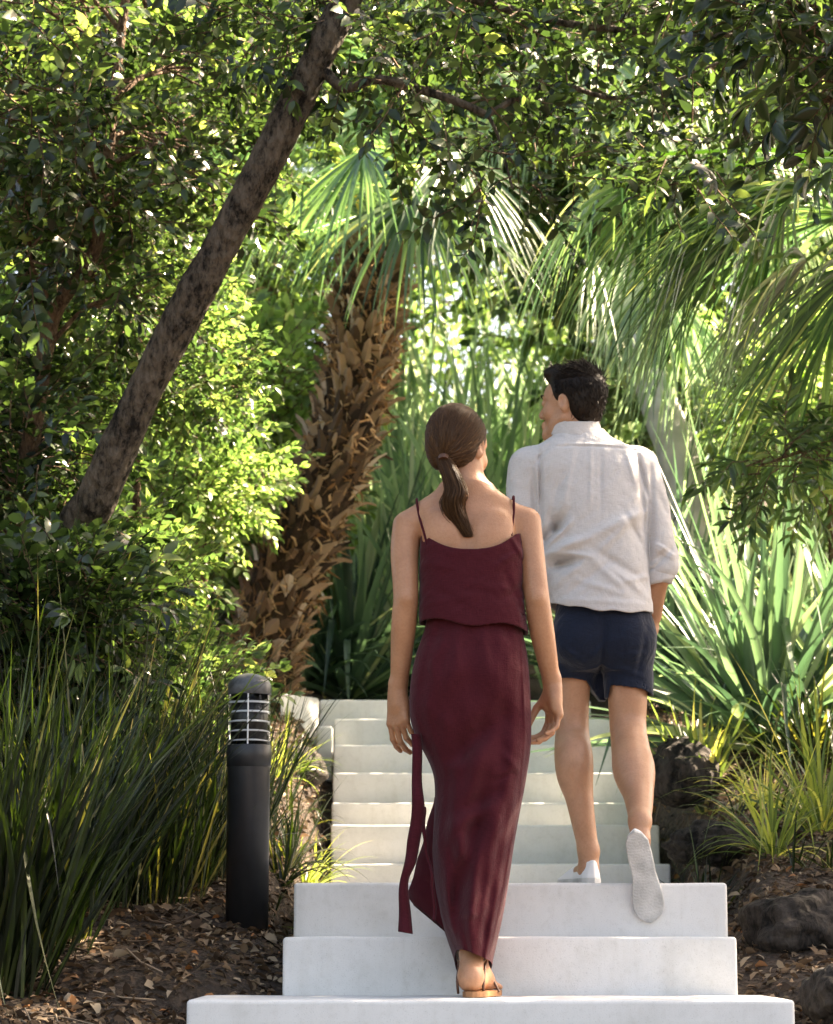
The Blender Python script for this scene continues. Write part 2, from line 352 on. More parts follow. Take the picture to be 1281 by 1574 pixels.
# the flight turns left at its top: a wide sunlit step, its slanted left end and a low side block
a = P(492, 1081, 13.5); b_2 = P(868, 1081, 13.5); J = 1.489
add_step([a[0], 13.5, J - .5], [b_2[0] + .15, 14.3, J], .03, 20)
x0_, x1_ = P(432, 1069, 13.07)[0], a[0] - .004
add_step([x0_, 13.07 - 1.6 * x0_, J - .5], [x1_, 13.6 - 1.6 * x0_, J - .003], 1.6, 21)
a = P(487, 1116, 13.1); add_step([a[0], 13.1, a[2] - .3], [STEPS[8][2] - .004, 13.42, a[2]], 0, 22)

# ------------------------------------------------------------------ the bollard lamp
bx = P(380, 1400, 8.1); bx[2] = gz(bx[0], 8.1) - .02
btop = P(384, 1035, 8.1)[2]; H = btop - bx[2]
bo = thing('bollard_light', 'charcoal bollard lamp with domed cap and louvred clear lens beside the steps', 'bollard', loc=tuple(bx))
rr_ = .0735
def lathe(name, prof, mat, parent, seg=48):
    mb = MB(); a = np.linspace(0, 2 * np.pi, seg, endpoint=False); n = len(prof)
    V = np.concatenate([np.stack([r * np.cos(a), r * np.sin(a), np.full(seg, z)], 1) for r, z in prof])
    F = []
    for i in range(n - 1):
        j = np.arange(seg); k = (j + 1) % seg; F.append(np.stack([i * seg + j, i * seg + k, (i + 1) * seg + k, (i + 1) * seg + j], 1))
    mb.add(V, np.concatenate(F)); o = mb.build(name, [mat], parent); return o
zb = H - M(118, 8.1); zl = H - M(33, 8.1)      # louvre band bottom / top
lathe('post', [(0, 0), (rr_ * .97, 0), (rr_ * .97, zb - .06), (rr_ * .975, zb - .058)], MAT['charcoal'], bo)
lathe('collar', [(rr_ * .98, zb - .058), (rr_ * 1.02, zb - .056), (rr_ * 1.02, zb + .012), (rr_ * .99, zb + .015), (.02, zb + .015)], MAT['charcoal'], bo)
lathe('lamp_core', [(.0, zb + .01), (.052, zb + .016), (.052, zl), (0, zl)], MAT['darkcore'], bo)
for i in range(5):
    z = zb + .028 + i * (zl - zb - .04) / 4.6
    lathe('louvre', [(.045, z + .006), (.066, z - .001), (.067, z + .002), (.045, z + .009)], MAT['fin'], bo)
le_ = lathe('lens', [(.0695, zb + .016), (.0705, zb + .017), (.0705, zl - .001), (.0695, zl)], MAT['lens'], bo)
for an in (-1.57, .4, 2.6):
    mb = MB(); tube(mb, [[.069 * math.cos(an), .069 * math.sin(an), zb + .015], [.069 * math.cos(an), .069 * math.sin(an), zl]], .003, 6); mb.build('rib', [MAT['fin']], bo)
pr = [(rr_ * .99, zl - .002), (rr_, zl), (rr_, H - .047)] + [(rr_ * math.cos(t), H - .047 + .047 * math.sin(t)) for t in np.linspace(.12, math.pi / 2, 10)]
lathe('cap', pr, MAT['capgrey'], bo)
# ------------------------------------------------------------------ plants
def frame(d, roll):
    d = d / (np.linalg.norm(d, axis=1)[:, None] + 1e-9); up = np.tile([0, 0, 1.0], (len(d), 1))
    bad = np.abs(d[:, 2]) > .95; up[bad] = [0, 1, 0]
    s = np.cross(up, d); s /= np.linalg.norm(s, axis=1)[:, None]; n = np.cross(d, s)
    c, q = np.cos(roll)[:, None], np.sin(roll)[:, None]
    return np.stack([d, s * c + n * q, n * c - s * q], -1)     # columns: along, across, normal
LEAF_V = np.array([[0, 0, 0], [.3, .5, .06], [.32, 0, 0], [.3, -.5, .06], [.68, .38, .02], [.7, 0, -.04], [.68, -.38, .02], [1, 0, -.13]])
LEAF_F = np.array([[0, 3, 2, 1], [1, 2, 5, 4], [2, 3, 6, 5], [4, 5, 6, 7]])
def fine_leaf():
    t = np.array([0, .12, .28, .45, .62, .78, .91, 1]); w = np.array([0, .24, .43, .5, .45, .32, .15, 0]); V = []; F = []
    for i in range(8): z = -.16 * t[i] ** 2; V += [[t[i], w[i], z + .22 * w[i]], [t[i], 0, z], [t[i], -w[i], z + .22 * w[i]]]
    for i in range(7): k = i * 3; F += [[k, k + 1, k + 4, k + 3], [k + 1, k + 2, k + 5, k + 4]]
    return np.array(V), np.array(F)
FINE_V, FINE_F = fine_leaf()
def twig(L=.26, n=11, ll=.062, lw=.45, seed=0, spread=60, droop=.2, tipn=3, fine=False):
    g = np.random.default_rng(seed); V = []; F = []; mi = []; rv = []; k = 0
    P0 = [np.array([0., 0, 0])]; d = np.array([1., 0, 0])
    for i in range(5):
        d = d + g.normal(0, .13, 3) + [0, 0, -droop * .15]; d /= np.linalg.norm(d); P0.append(P0[-1] + d * L / 5)
    mb = MB(); tube(mb, P0, np.linspace(.0035, .0015, 6) * (L / .26), 3, 0, .3, caps=False)
    P0 = np.array(P0)
    for i in range(n + tipn):
        t = min(1, .15 + .85 * i / n); j = min(int(t * 5), 4); p = P0[j] + (P0[j + 1] - P0[j]) * (t * 5 - j)
        side = 1 if i % 2 else -1; an = R(g.uniform(spread * .6, spread * 1.2)) * side
        if i >= n: an = R(g.uniform(-25, 25))
        dr = np.array([[math.cos(an), math.sin(an), g.normal(0, .35) - droop]])
        Fm = frame(dr, g.normal(0, .5, 1))[0]; s = ll * g.uniform(.7, 1.2)
        v = ((FINE_V if fine else LEAF_V) * [1, lw, 1]) * s
        mb.add(v @ Fm.T + p, FINE_F if fine else LEAF_F, 1, g.random())
    return np.concatenate(mb.V), [f for f in mb.F], np.concatenate(mb.mi), np.concatenate(mb.r)
TW = {}
def twigs(kind):
    if kind not in TW:
        kw = dict(near=dict(L=.26, n=11, ll=.064, lw=.46), small=dict(L=.2, n=12, ll=.042, lw=.5), lance=dict(L=.32, n=12, ll=.1, lw=.26, droop=.45, fine=True),
                  big=dict(L=.3, n=8, ll=.10, lw=.42, droop=.35, fine=True), far=dict(L=.5, n=9, ll=.12, lw=.45))[kind]
        TW[kind] = [twig(seed=100 + i, **kw) for i in range(6)]
    return TW[kind]
def scatter(mb, kind, pos, dirs, scale, rsh=None):
    T = twigs(kind); n = len(pos); pick = rng.integers(0, len(T), n); roll = rng.uniform(-.9, .9, n)
    fr = frame(dirs, roll); ir = rng.random(n) if rsh is None else rsh
    for q, (V, Fs, mi, rv) in enumerate(T):
        idx = np.where(pick == q)[0]
        if not len(idx): continue
        A = np.einsum('kij,nj->kni', fr[idx] * scale[idx, None, None], V) + pos[idx, None, :]
        F = np.concatenate(Fs); nv = len(V)
        FF = (F[None] + (np.arange(len(idx)) * nv)[:, None, None]).reshape(-1, 4)
        rr = (rv[None] * .62 + ir[idx, None] * .38)
        mb.add(A.reshape(-1, 3), FF, np.tile(mi, len(idx)), rr.ravel())
def clump_pts(c, r, n, shell=.55, down=.1):
    d = rng.normal(size=(n, 3)); d /= np.linalg.norm(d, axis=1)[:, None]
    rad = rng.random(n) ** (1 / 3) * (1 - shell) + shell * rng.random(n) ** .3
    pos = np.asarray(c) + d * rad[:, None] * np.asarray(r); dirs = d + rng.normal(0, .5, (n, 3)); dirs[:, 2] += .15 - down
    return pos, dirs
def clumps_in(x0, x1, y0, y1, Y0, Y1, n, rr=(.25, .5)):
    out = []
    for i in range(n):
        Y = rng.uniform(Y0, Y1); p = P(rng.uniform(x0, x1), rng.uniform(y0, y1), Y); r = rng.uniform(*rr)
        out.append((p, np.array([r, r * .9, r * .7])))
    return out
def tree(name, label, cat, base, trunk, rad, clumps, ntw, kind, mleaf, mbark, group=None, scale=1.0, limbs=None, limb_r=.02, down=.1, seg=14, gnarl=0, cname='crown'):
    """base: world point; trunk: world polyline; clumps: list of (centre, radii)"""
    base = np.asarray(base, float); root = thing(name, label, cat, group, tuple(base))
    tp = spline(trunk, 420 if gnarl else max(10, 8 * len(trunk))); rd = np.interp(np.linspace(0, 1, len(tp)), np.linspace(0, 1, len(rad)), rad)
    if gnarl: rd = rd * (1 + gnarl * .35 * np.sin(np.arange(len(tp)) * .075))
    mb = MB(); tube(mb, tp, rd, seg, 0)
    if gnarl:
        V = mb.V[0]; V += rng.normal(0, .0, V.shape)
        for i in range(len(V)):
            q_ = Vector((V[i][0], V[i][1], V[i][2] * .6)); n_ = mnoise.noise(q_ * 14) * .005 + (mnoise.noise(q_ * 55) + .6 * mnoise.noise(q_ * 120)) * .0035; c_ = tp[i // seg]; V[i] += (V[i] - c_) / (np.linalg.norm(V[i] - c_) + 1e-9) * n_
    mb.build('trunk' if cat != 'shrub' else 'stem', [mbark], root, origin=base)
    # limbs from the nearest upper trunk point to each clump
    mb = MB(); half = tp[len(tp) // 3:]
    for c, r in clumps:
        if limbs == 0: break
        o = half[np.argmin(np.linalg.norm(half - c, axis=1) + 1.2 * np.maximum(half[:, 2] - c[2] + .2, 0))]
        L = np.linalg.norm(c - o)
        if L < .05: continue
        mid = (o + c) / 2 + rng.normal(0, .08 * L, 3) + [0, 0, .07 * L]
        q = spline([o, mid, c], 9); tube(mb, q, np.linspace(limb_r, limb_r * .3, 9), 6, 0, caps=False)
        for _ in range(4):
            e = c + rng.normal(0, .5, 3) * r; m2 = (mid + e) / 2 + rng.normal(0, .05, 3); tube(mb, spline([mid, m2, e], 6), np.linspace(limb_r * .5, limb_r * .15, 6), 4, 0, caps=False)
    if mb.V: mb.build('branches', [MAT['barkthin']], root, origin=base)
    mb = MB()
    wts = np.array([r[0] * r[2] for c, r in clumps]); wts = wts / wts.sum()
    for (c, r), w_ in zip(clumps, wts):
        n = max(3, int(ntw * w_)); pos, dirs = clump_pts(c, r, n, down=down)
        scatter(mb, kind, pos, dirs, rng.uniform(.75, 1.25, n) * scale, np.clip(rng.normal(.5, .25, n) + rng.normal(0, .15), 0, 1))
    mb.build(cname, [MAT['barkthin'], mleaf], root, origin=base, smooth=True)
    return root

def strap_leaves(mb, base, n, L, W, el=(25, 85), az=(0, 360), droop=1.0, seg=9, kink=.12, rad=.04, mi=0, taper=1.6, curl=.0, start_h=0, rlo=0, rhi=1):
    """long arching leaves from one crown; each a folded strip"""
    for i in range(n):
        a = R(rng.uniform(*az)); e = R(rng.uniform(*el)); l = L * rng.uniform(.6, 1.1); w_ = W * rng.uniform(.7, 1.15)
        h = np.array([math.cos(a), math.sin(a), 0]); p = np.asarray(base) + h * rad * rng.random() + [0, 0, start_h * rng.random()]
        d = h * math.cos(e) + np.array([0, 0, math.sin(e)]); pts = [p]; ds = [d.copy()]
        kk = rng.integers(seg // 2, seg) if rng.random() < kink else -1
        g_ = droop * rng.uniform(.6, 1.4) * (.4 + math.cos(e))
        side = np.cross(h, [0, 0, 1]); sw = rng.normal(0, .05)
        for j in range(seg):
            t = (j + 1) / seg
            d = d + np.array([0, 0, -1]) * g_ * .32 * t / seg * 6 + side * sw
            if j == kk: d = d * .25 + np.array([0, 0, -1.0]) + h * .15
            d /= np.linalg.norm(d); p = p + d * l / seg; pts.append(p); ds.append(d.copy())
        pts = np.array(pts); ds = np.array(ds); s = np.cross(ds, [0, 0, 1.0]); ns = np.linalg.norm(s, axis=1); s[ns < .15] = side; s /= np.linalg.norm(s, axis=1)[:, None]
        tw = rng.normal(0, .35); nrm = np.cross(s, ds); s = s * math.cos(tw) + nrm * math.sin(tw); nrm = np.cross(s, ds)
        t = np.linspace(0, 1, seg + 1); ww = w_ * .5 * np.minimum(1, (1 - t) * taper + .02) * (.65 + .35 * np.minimum(1, t * 4))
        V = np.stack([pts - s * ww[:, None] + nrm * ww[:, None] * .4, pts, pts + s * ww[:, None] + nrm * ww[:, None] * .4], 1).reshape(-1, 3)
        j = np.arange(seg) * 3
        F = np.concatenate([np.stack([j, j + 1, j + 4, j + 3], 1), np.stack([j + 1, j + 2, j + 5, j + 4], 1)])
        mb.add(V, F, mi, rlo + (rhi - rlo) * rng.random())
def strap_plant(name, label, cat, base, n, L, W, mat, group=None, part='leaves', **kw):
    mb = MB(); strap_leaves(mb, base, n, L, W, **kw)
    o = mb.build(name, [mat], None, origin=np.asarray(base, float)); o['label'] = label; o['category'] = cat
    if group: o['group'] = group
    return o

def frond_pinnate(pts, ll, lw, n=46, hang=.7, mi=0, start=.2, shrink=.5):
    """feather frond: rachis polyline with leaflets hanging from both sides"""
    mb = MB(); q = spline(pts, 26); tube(mb, q, np.linspace(.013, .003, 26), 5, mi, .75)
    T = np.gradient(q, axis=0); T /= np.linalg.norm(T, axis=1)[:, None]
    for i in range(n):
        t = start + (1 - start) * i / n; f = t * 25; j = min(int(f), 24); p = q[j] + (q[j + 1] - q[j]) * (f - j); tg = T[j]
        s = np.cross(tg, [0, 0, 1.0]); s /= np.linalg.norm(s) + 1e-9
        l0 = ll * math.sin(min(1, (t - start) / (1 - start) * .75 + .3) * math.pi * .75 + .3) ** .5 * (1 - shrink * max(0, t - .6))
        for sd_ in (-1, 1):
            d = s * sd_ * .8 + tg * .55 + np.array([0, 0, rng.normal(-.1, .15)]); d /= np.linalg.norm(d); pt = [p]; l = l0 * rng.uniform(.85, 1.1)
            for k in range(6):
                d = d + np.array([0, 0, -hang * .35 * (k + .5) / 3]) + rng.normal(0, .02, 3); d /= np.linalg.norm(d); pt.append(pt[-1] + d * l / 6)
            pt = np.array(pt); wv = np.cross(d, s + 1e-3); wv /= np.linalg.norm(wv) + 1e-9
            wv = wv * math.cos(.5) + tg * math.sin(.7)
            u = np.linspace(0, 1, 7); ww = lw * .5 * np.minimum(1, (1 - u) * 1.8 + .03) * np.minimum(1, .5 + u * 3)
            V = np.stack([pt - wv * ww[:, None], pt + wv * ww[:, None]], 1).reshape(-1, 3); jj = np.arange(6) * 2
            mb.add(V, np.stack([jj, jj + 1, jj + 3, jj + 2], 1), mi, np.clip(rng.normal(.5, .25), 0, 1))
    return mb
def frond_fan(hub, axis, L, W, n=38, spread=150, droop=.9, petiole=None):
    """fan leaf: segments radiating from the hub, tips drooping"""
    mb = MB(); hub = np.asarray(hub, float); axis = np.asarray(axis, float); axis /= np.linalg.norm(axis)
    s = np.cross(axis, [0, 0, 1.0]); s /= np.linalg.norm(s) + 1e-9; nrm = np.cross(s, axis)
    if petiole is not None: tube(mb, spline([petiole, (np.asarray(petiole) + hub) / 2 + [0, 0, .06], hub], 8), np.linspace(.016, .009, 8), 6, 0, .8)
    for i in range(n):
        a = R(-spread + 2 * spread * i / (n - 1)) ; d = axis * math.cos(a) + s * math.sin(a) + nrm * rng.normal(.05, .06); l = L * (1 - .25 * abs(a) / math.pi) * rng.uniform(.88, 1.06)
        pt = [hub]; d = d / np.linalg.norm(d); side = np.cross(d, nrm); side /= np.linalg.norm(side)
        for k in range(9):
            d = d + np.array([0, 0, -droop * .11 * (k + .3) / 2]) + rng.normal(0, .012, 3); d /= np.linalg.norm(d); pt.append(pt[-1] + d * l / 9)
        pt = np.array(pt); u = np.linspace(0, 1, 10); ww = W * .5 * np.minimum(1, u * 5 + .15) * np.minimum(1, (1 - u) * 1.5 + .02)
        nl = np.cross(side, np.gradient(pt, axis=0)); nl /= np.linalg.norm(nl, axis=1)[:, None] + 1e-9
        V = np.stack([pt - side * ww[:, None] + nl * ww[:, None] * .5, pt, pt + side * ww[:, None] + nl * ww[:, None] * .5], 1).reshape(-1, 3); j = np.arange(9) * 3
        mb.add(V, np.concatenate([np.stack([j, j + 1, j + 4, j + 3], 1), np.stack([j + 1, j + 2, j + 5, j + 4], 1)]), 0, np.clip(rng.normal(.5, .25), 0, 1))
    return mb

# ---- leaning tree across the upper left
LT = [P(60, 1010, 9.1), P(110, 850, 8.95), P(150, 765, 8.85), P(213, 620, 8.75), P(290, 470, 8.65), P(352, 355, 8.6), P(432, 205, 8.55), P(505, 55, 8.5), P(575, -80, 8.5), P(680, -260, 8.6)]
LT[0][2] = min(LT[0][2], gz(LT[0][0], 9.1) + .0)
cl = []
for x0, x1, y0, y1, Y0, Y1, n, rr in [
    (420, 700, -60, 110, 8.3, 10.5, 7, (.22, .4)), (620, 900, -80, 200, 8.2, 10.2, 9, (.25, .42)),
    (880, 1300, -80, 200, 8.0, 10.0, 11, (.25, .42)), (720, 880, 170, 290, 8.4, 9.4, 4, (.16, .26)), (960, 1290, 180, 240, 8.4, 9.8, 5, (.18, .3)), (150, 460, -120, 50, 8.3, 10, 5, (.25, .4))]:
    cl += clumps_in(x0, x1, y0, y1, Y0, Y1, n, rr)
lt = tree('leaning_tree', 'rough barked tree leaning right across the upper left, crown arching over the path', 'tree', (LT[0][0], 9.1, gz(LT[0][0], 9.1) - .05), LT,
     [.095, .082, .074, .069, .068, .066, .063, .060, .052, .04], cl, 880, 'near', MAT['leafdark'], MAT['bark'], gnarl=.12, seg=56, limb_r=.014, limbs=0)
base = np.array(lt.location)
mb = MB(); tube(mb, spline([P(500, 110, 8.5), P(530, 135, 8.45), P(580, 122, 8.4), P(640, 136, 8.4), P(700, 155, 8.35), P(752, 178, 8.35)], 30), np.linspace(.022, .014, 30), 8)
tube(mb, spline([P(750, 176, 8.35), P(768, 215, 8.35), P(788, 290, 8.3)], 10), np.linspace(.008, .004, 10), 6)
tube(mb, spline([P(750, 176, 8.35), P(850, 130, 8.5), P(960, 150, 8.7), P(1120, 90, 8.8)], 20), np.linspace(.014, .006, 20), 6)
tube(mb, spline([P(560, -40, 8.5), P(700, -10, 8.6), P(900, 40, 8.8), P(1250, 60, 9)], 20), np.linspace(.03, .008, 20), 8)
tube(mb, spline([P(520, 30, 8.5), P(480, -20, 8.6), P(400, -60, 8.8), P(250, -70, 9)], 14), np.linspace(.025, .008, 14), 8)
mb.build('branch', [MAT['bark']], lt, origin=base)

# ---- foliage of the second, slimmer tree at far left
S = [P(-20, 1050, 9.6), P(30, 800, 9.5), P(60, 600, 9.4), P(85, 480, 9.4), P(140, 400, 9.3), P(160, 300, 9.3), P(175, 150, 9.3), P(200, -60, 9.3)]
cl = []
for a_ in [(-60, 200, -80, 250, 8.6, 10.4, 11, (.25, .4)), (0, 210, 250, 520, 8.9, 10.6, 9, (.22, .36)), (200, 420, 30, 300, 9.2, 11, 8, (.2, .34))]: cl += clumps_in(*a_)
tree('slender_tree', 'slim dark stemmed tree filling the far upper left corner with small glossy leaves', 'tree', (S[0][0], 9.6, gz(S[0][0], 9.6) - .03), S, [.05, .04, .034, .03, .026, .022, .016], cl, 800, 'near', MAT['leafdark'], MAT['barkthin'], limb_r=.012)
# ---- out of focus dark foliage, upper right, near the camera
b0 = P(1700, 1300, 7.2); b0[2] = gz(b0[0], 7.2) - .05
cl = clumps_in(1150, 1420, -120, 90, 6.3, 7.2, 6, (.14, .24)) + clumps_in(1190, 1400, 90, 230, 6.4, 7.2, 4, (.09, .15))
tree('overhanging_tree', 'dark broad leaved branches hanging into the top right corner nearest the camera', 'tree', b0, [b0, P(1690, 700, 7.1), P(1600, 250, 7), P(1400, 40, 6.9)], [.1, .08, .05, .03], cl, 230, 'big', MAT['leafdark'], MAT['bark'], scale=.72)

# ---- shrubs on the left bank and behind
def shrub(label, px0, px1, py0, py1, Y0, Y1, n, ntw, kind, mat, rr=(.2, .35), base=None, scale=1.0, name='shrub', group=None, down=.1, cat='shrub'):
    cl = clumps_in(px0, px1, py0, py1, Y0, Y1, n, rr)
    c = sum(c for c, r in cl) / len(cl); g = gz(c[0], c[1])
    bs = np.array([c[0], c[1], g - .03]); top = np.array([c[0], c[1], max(g + .3, c[2])])
    return tree(name, label, cat, bs, [bs, (bs + top) / 2 + [.03, 0, 0], top], [.03, .022, .012], cl, ntw, kind, mat, MAT['barkthin'], group, scale=scale, limb_r=.009, down=down, seg=8)
shrub('small leaved green shrub behind the middle of the leaning trunk', 60, 330, 420, 640, 9.6, 11.2, 9, 700, 'small', MAT['leafmid'], (.22, .36))
shrub('shaded shrub at the left edge below the slim tree', -60, 100, 620, 860, 9.0, 10.0, 6, 380, 'near', MAT['leafdark'], (.2, .32))
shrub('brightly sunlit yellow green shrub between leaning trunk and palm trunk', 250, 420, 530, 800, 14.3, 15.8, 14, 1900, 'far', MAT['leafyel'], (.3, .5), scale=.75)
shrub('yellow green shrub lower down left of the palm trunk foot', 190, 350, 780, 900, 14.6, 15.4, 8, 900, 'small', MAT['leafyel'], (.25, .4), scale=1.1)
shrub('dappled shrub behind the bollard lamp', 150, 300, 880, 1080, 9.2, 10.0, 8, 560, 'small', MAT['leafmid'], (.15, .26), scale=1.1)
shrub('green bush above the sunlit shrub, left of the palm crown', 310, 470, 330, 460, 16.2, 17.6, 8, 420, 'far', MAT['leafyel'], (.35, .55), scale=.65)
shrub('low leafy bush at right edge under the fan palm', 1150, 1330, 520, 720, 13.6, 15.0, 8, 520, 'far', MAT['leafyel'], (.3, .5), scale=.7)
shrub('dark shrub hiding the foot of the leaning trunk', -20, 130, 940, 1070, 8.3, 8.8, 8, 520, 'near', MAT['leafdark'], (.14, .24))
sb = P(1500, 1200, 10.0); sb[2] = gz(sb[0], 10.0) - .05
tree('sapling', 'lance leaved spray hanging in from the right edge over the large flax', 'sapling', sb, [sb, P(1480, 800, 10), P(1380, 640, 10), P(1270, 680, 9.9), P(1170, 715, 9.8)], [.03, .025, .018, .01, .004], clumps_in(1140, 1290, 690, 760, 9.6, 10.1, 4, (.08, .16)), 46, 'lance', MAT['leafmid'], MAT['barkthin'], limb_r=.005, scale=.8)

shrub('light green bush nearest the left side of the palm trunk', 260, 350, 650, 830, 12.5, 13.3, 8, 760, 'small', MAT['leafyel'], (.22, .34), scale=1.15)

# ---- distant trees on the slope
def bgtree(label, px, Y, py0, py1, wpx, n, ntw, mat, kind='far', scale=1.3, rr=(.8, 1.3)):
    b = P(px, 1000, Y); b[2] = gz(b[0], Y) - .1
    cl = clumps_in(px - wpx, px + wpx, py0, py1, Y - 1.2, Y + 1.5, n, rr); t = P(px + 20, (py0 + py1) / 2, Y)
    tree('background_tree', label, 'tree', b, [b, (b + t) / 2 + [.15, 0, 0], t], [.16, .12, .05], cl, ntw, kind, mat, MAT['bark'], 'trees up the slope behind', scale=scale, limb_r=.035)
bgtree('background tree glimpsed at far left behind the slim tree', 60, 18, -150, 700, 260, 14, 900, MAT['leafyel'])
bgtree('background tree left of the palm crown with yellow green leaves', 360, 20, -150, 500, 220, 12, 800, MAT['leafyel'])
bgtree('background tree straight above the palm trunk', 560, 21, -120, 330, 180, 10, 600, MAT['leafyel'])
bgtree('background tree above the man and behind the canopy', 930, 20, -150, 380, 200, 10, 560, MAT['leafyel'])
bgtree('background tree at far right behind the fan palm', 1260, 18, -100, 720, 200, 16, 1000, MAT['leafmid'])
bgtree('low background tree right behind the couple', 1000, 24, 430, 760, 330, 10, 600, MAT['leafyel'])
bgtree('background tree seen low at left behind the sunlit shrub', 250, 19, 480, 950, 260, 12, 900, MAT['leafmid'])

# ---- unseen trees added out of frame at left and right to cast shade
def side_tree(label, x, Y, z, n, ntw, spread, mat):
    g = gz(x, Y); bs = np.array([x, Y, g - .1]); cl = []
    for i in range(n):
        r = rng.uniform(.7, 1.1); cl.append((np.array([x, Y, z]) + rng.normal(0, .5, 3) * spread, np.array([r, r, r * .6])))
    tree('added_shade_tree', label, 'tree', bs, [bs, np.array([x + .1, Y, (g + z) / 2]), np.array([x, Y, z])], [.16, .12, .06], cl, ntw, 'far', mat, MAT['bark'], 'unseen trees added for shade', limb_r=.035)
side_tree('unseen tall tree added left of the frame to shade the grassy bank', -4.6, 6.8, 3.8, 12, 1300, np.array([1.3, 2.0, 1.1]), MAT['leafdark'])
side_tree('unseen tall tree added right of the frame so its crown shades the lower steps', 4.7, 10.2, 5.2, 15, 1350, np.array([.8, 1.6, .9]), MAT['leafmid'])

# ---- the palm with the shaggy trunk
PT = [P(392, 1090, 13.9), P(404, 1010, 13.85), P(440, 890, 13.8), P(500, 750, 13.8), P(535, 640, 13.8), P(556, 540, 13.8), P(570, 440, 13.8), P(580, 375, 13.8)]
PT[0][2] = gz(PT[0][0], 13.9) - .1
pq = spline(PT, 60); pb = PT[0].copy()
palm = thing('palm_tree', 'leaning palm with shaggy brown trunk of old leaf bases beside the top steps', 'palm', None, tuple(pb))
prad = np.interp(np.linspace(0, 1, 60), [0, .15, .5, .8, 1], [.215, .195, .185, .18, .165])
mb = MB(); tube(mb, pq, prad, 24); mb.build('trunk', [MAT['core']], palm, origin=pb)
mb = MB(); mf = MB(); T_ = np.gradient(pq, axis=0); T_ /= np.linalg.norm(T_, axis=1)[:, None]
for i in range(560):
    t = (i + rng.random()) / 560; f = t * 59; j = min(int(f), 58); c = pq[j] + (pq[j + 1] - pq[j]) * (f - j); tg = T_[j]
    a = i * 2.39996 + rng.normal(0, .2); u = np.cross(tg, [0, 1, 0]); u /= np.linalg.norm(u); v = np.cross(tg, u)
    o = u * math.cos(a) + v * math.sin(a); s = np.cross(tg, o); r0 = prad[j] * .96
    l = rng.uniform(.11, .23); wd = rng.uniform(.024, .054); lean = rng.normal(0, .3); ang = rng.uniform(.1, .4); bend = rng.uniform(.1, 1.1); skew = rng.normal(0, .4)
    p = c + o * r0 - tg * .05; row = []; th = rng.uniform(.003, .007); rag = rng.uniform(.3, 1.0)
    for k in range(5):
        uu = k / 4; g2 = ang + bend * uu * uu; dd = tg * math.cos(g2) + o * math.sin(g2) + s * (lean + skew * uu * .4)
        if k: p = p + dd / np.linalg.norm(dd) * l / 4
        ww = wd * (1.35, 1.0, .8, .75 * rag + .15, .55 * rag * rng.uniform(.3, 1))[k]; nrm_ = o * math.cos(g2) - tg * math.sin(g2); cup = ww * .55
        row += [p - s * ww + nrm_ * (-cup), p + nrm_ * th, p + s * ww - nrm_ * cup + dd * rng.normal(0, .008), p - nrm_ * th]
    V = np.array(row) + rng.normal(0, .0015, (20, 3)); F = []
    for k in range(4):
        for e in range(4): F.append([k * 4 + e, k * 4 + (e + 1) % 4, k * 4 + 4 + (e + 1) % 4, k * 4 + 4 + e])
    F.append([16, 17, 18, 19]); mb.add(V, F, 0, np.clip(rng.normal(.42, .26), 0, 1))
    for _ in range(5):      # ragged fibre strips
        a2 = rng.normal(0, .7); d2 = tg * rng.normal(.1, .8) + o * rng.uniform(.2, .9) + s * rng.normal(0, .9); d2 /= np.linalg.norm(d2); p2 = c + o * r0 + s * a2 * .05
        L2 = rng.uniform(.03, .13); w2 = rng.uniform(.002, .010); m2 = p2 + d2 * L2 * .5 + rng.normal(0, .012, 3); e2 = p2 + d2 * L2 + rng.normal(0, .02, 3) - [0, 0, .02]
        sx_ = np.cross(d2, o) + rng.normal(0, .3, 3); sx_ /= np.linalg.norm(sx_)
        mf.add([p2 - sx_ * w2, p2 + sx_ * w2, m2 - sx_ * w2, m2 + sx_ * w2, e2 - sx_ * w2 * .2, e2 + sx_ * w2 * .2], [[0, 1, 3, 2], [2, 3, 5, 4]], 0, rng.random())
mb.build('leaf_bases', [MAT['boot']], palm, origin=pb, smooth=False)
mf.build('fibres', [MAT['fibre']], palm, origin=pb, smooth=False)
top = pq[-1]
def palm_fronds(root, org, top, specs, mat, ll, lw, hang=.8, n=46):
    for (mx, my, ex, ey, dY) in specs:
        e = P(ex, ey, top[1] + dY); m = P(mx, my, top[1] + dY * .5)
        q = frond_pinnate([top, (top + m) / 2 + [0, 0, .05], m, e], ll * rng.uniform(.9, 1.1), lw, n, hang)
        q.build('frond', [mat], root, origin=org)
palm_fronds(palm, pb, top + [0, 0, .02], [
    (480, 330, 340, 400, -.5), (540, 230, 420, 170, .2), (600, 200, 560, 60, .4), (520, 280, 390, 310, .6), (560, 330, 460, 360, -1.1), (500, 210, 330, 200, -.4), (560, 290, 480, 420, -.7), (650, 300, 730, 330, -.9)],
    MAT['frond'], .5, .024, .9)
for hx, hy, dY, ax, ay, az_ in [(705, 235, -.9, .3, -.4, -1), (640, 300, -1.0, .0, -.6, -1), (560, 230, -1.0, -.35, -.4, -.9), (470, 270, -.6, -.6, -.2, -.9), (620, 170, .2, .1, 0, .6), (430, 200, .3, -.8, 0, -.3)]:
    q = frond_fan(P(hx, hy, 13.8 + dY), (ax, ay, az_), 1.05, .03, 34, 62, .45, top); q.build('frond', [MAT['frond']], palm, origin=pb)
mb = MB()                         # fresh green leaf stalks
for i in range(16):
    a = i * 2.4; o = np.array([math.cos(a), math.sin(a), 0]) ; p = top - [0, 0, .12] + o * .12; e = p + o * .16 + [0, 0, rng.uniform(.25, .4)]
    tube(mb, spline([p, (p + e) / 2 - o * .02, e], 6), [.024, .02, .016, .014, .012, .01], 6, 0, .95)
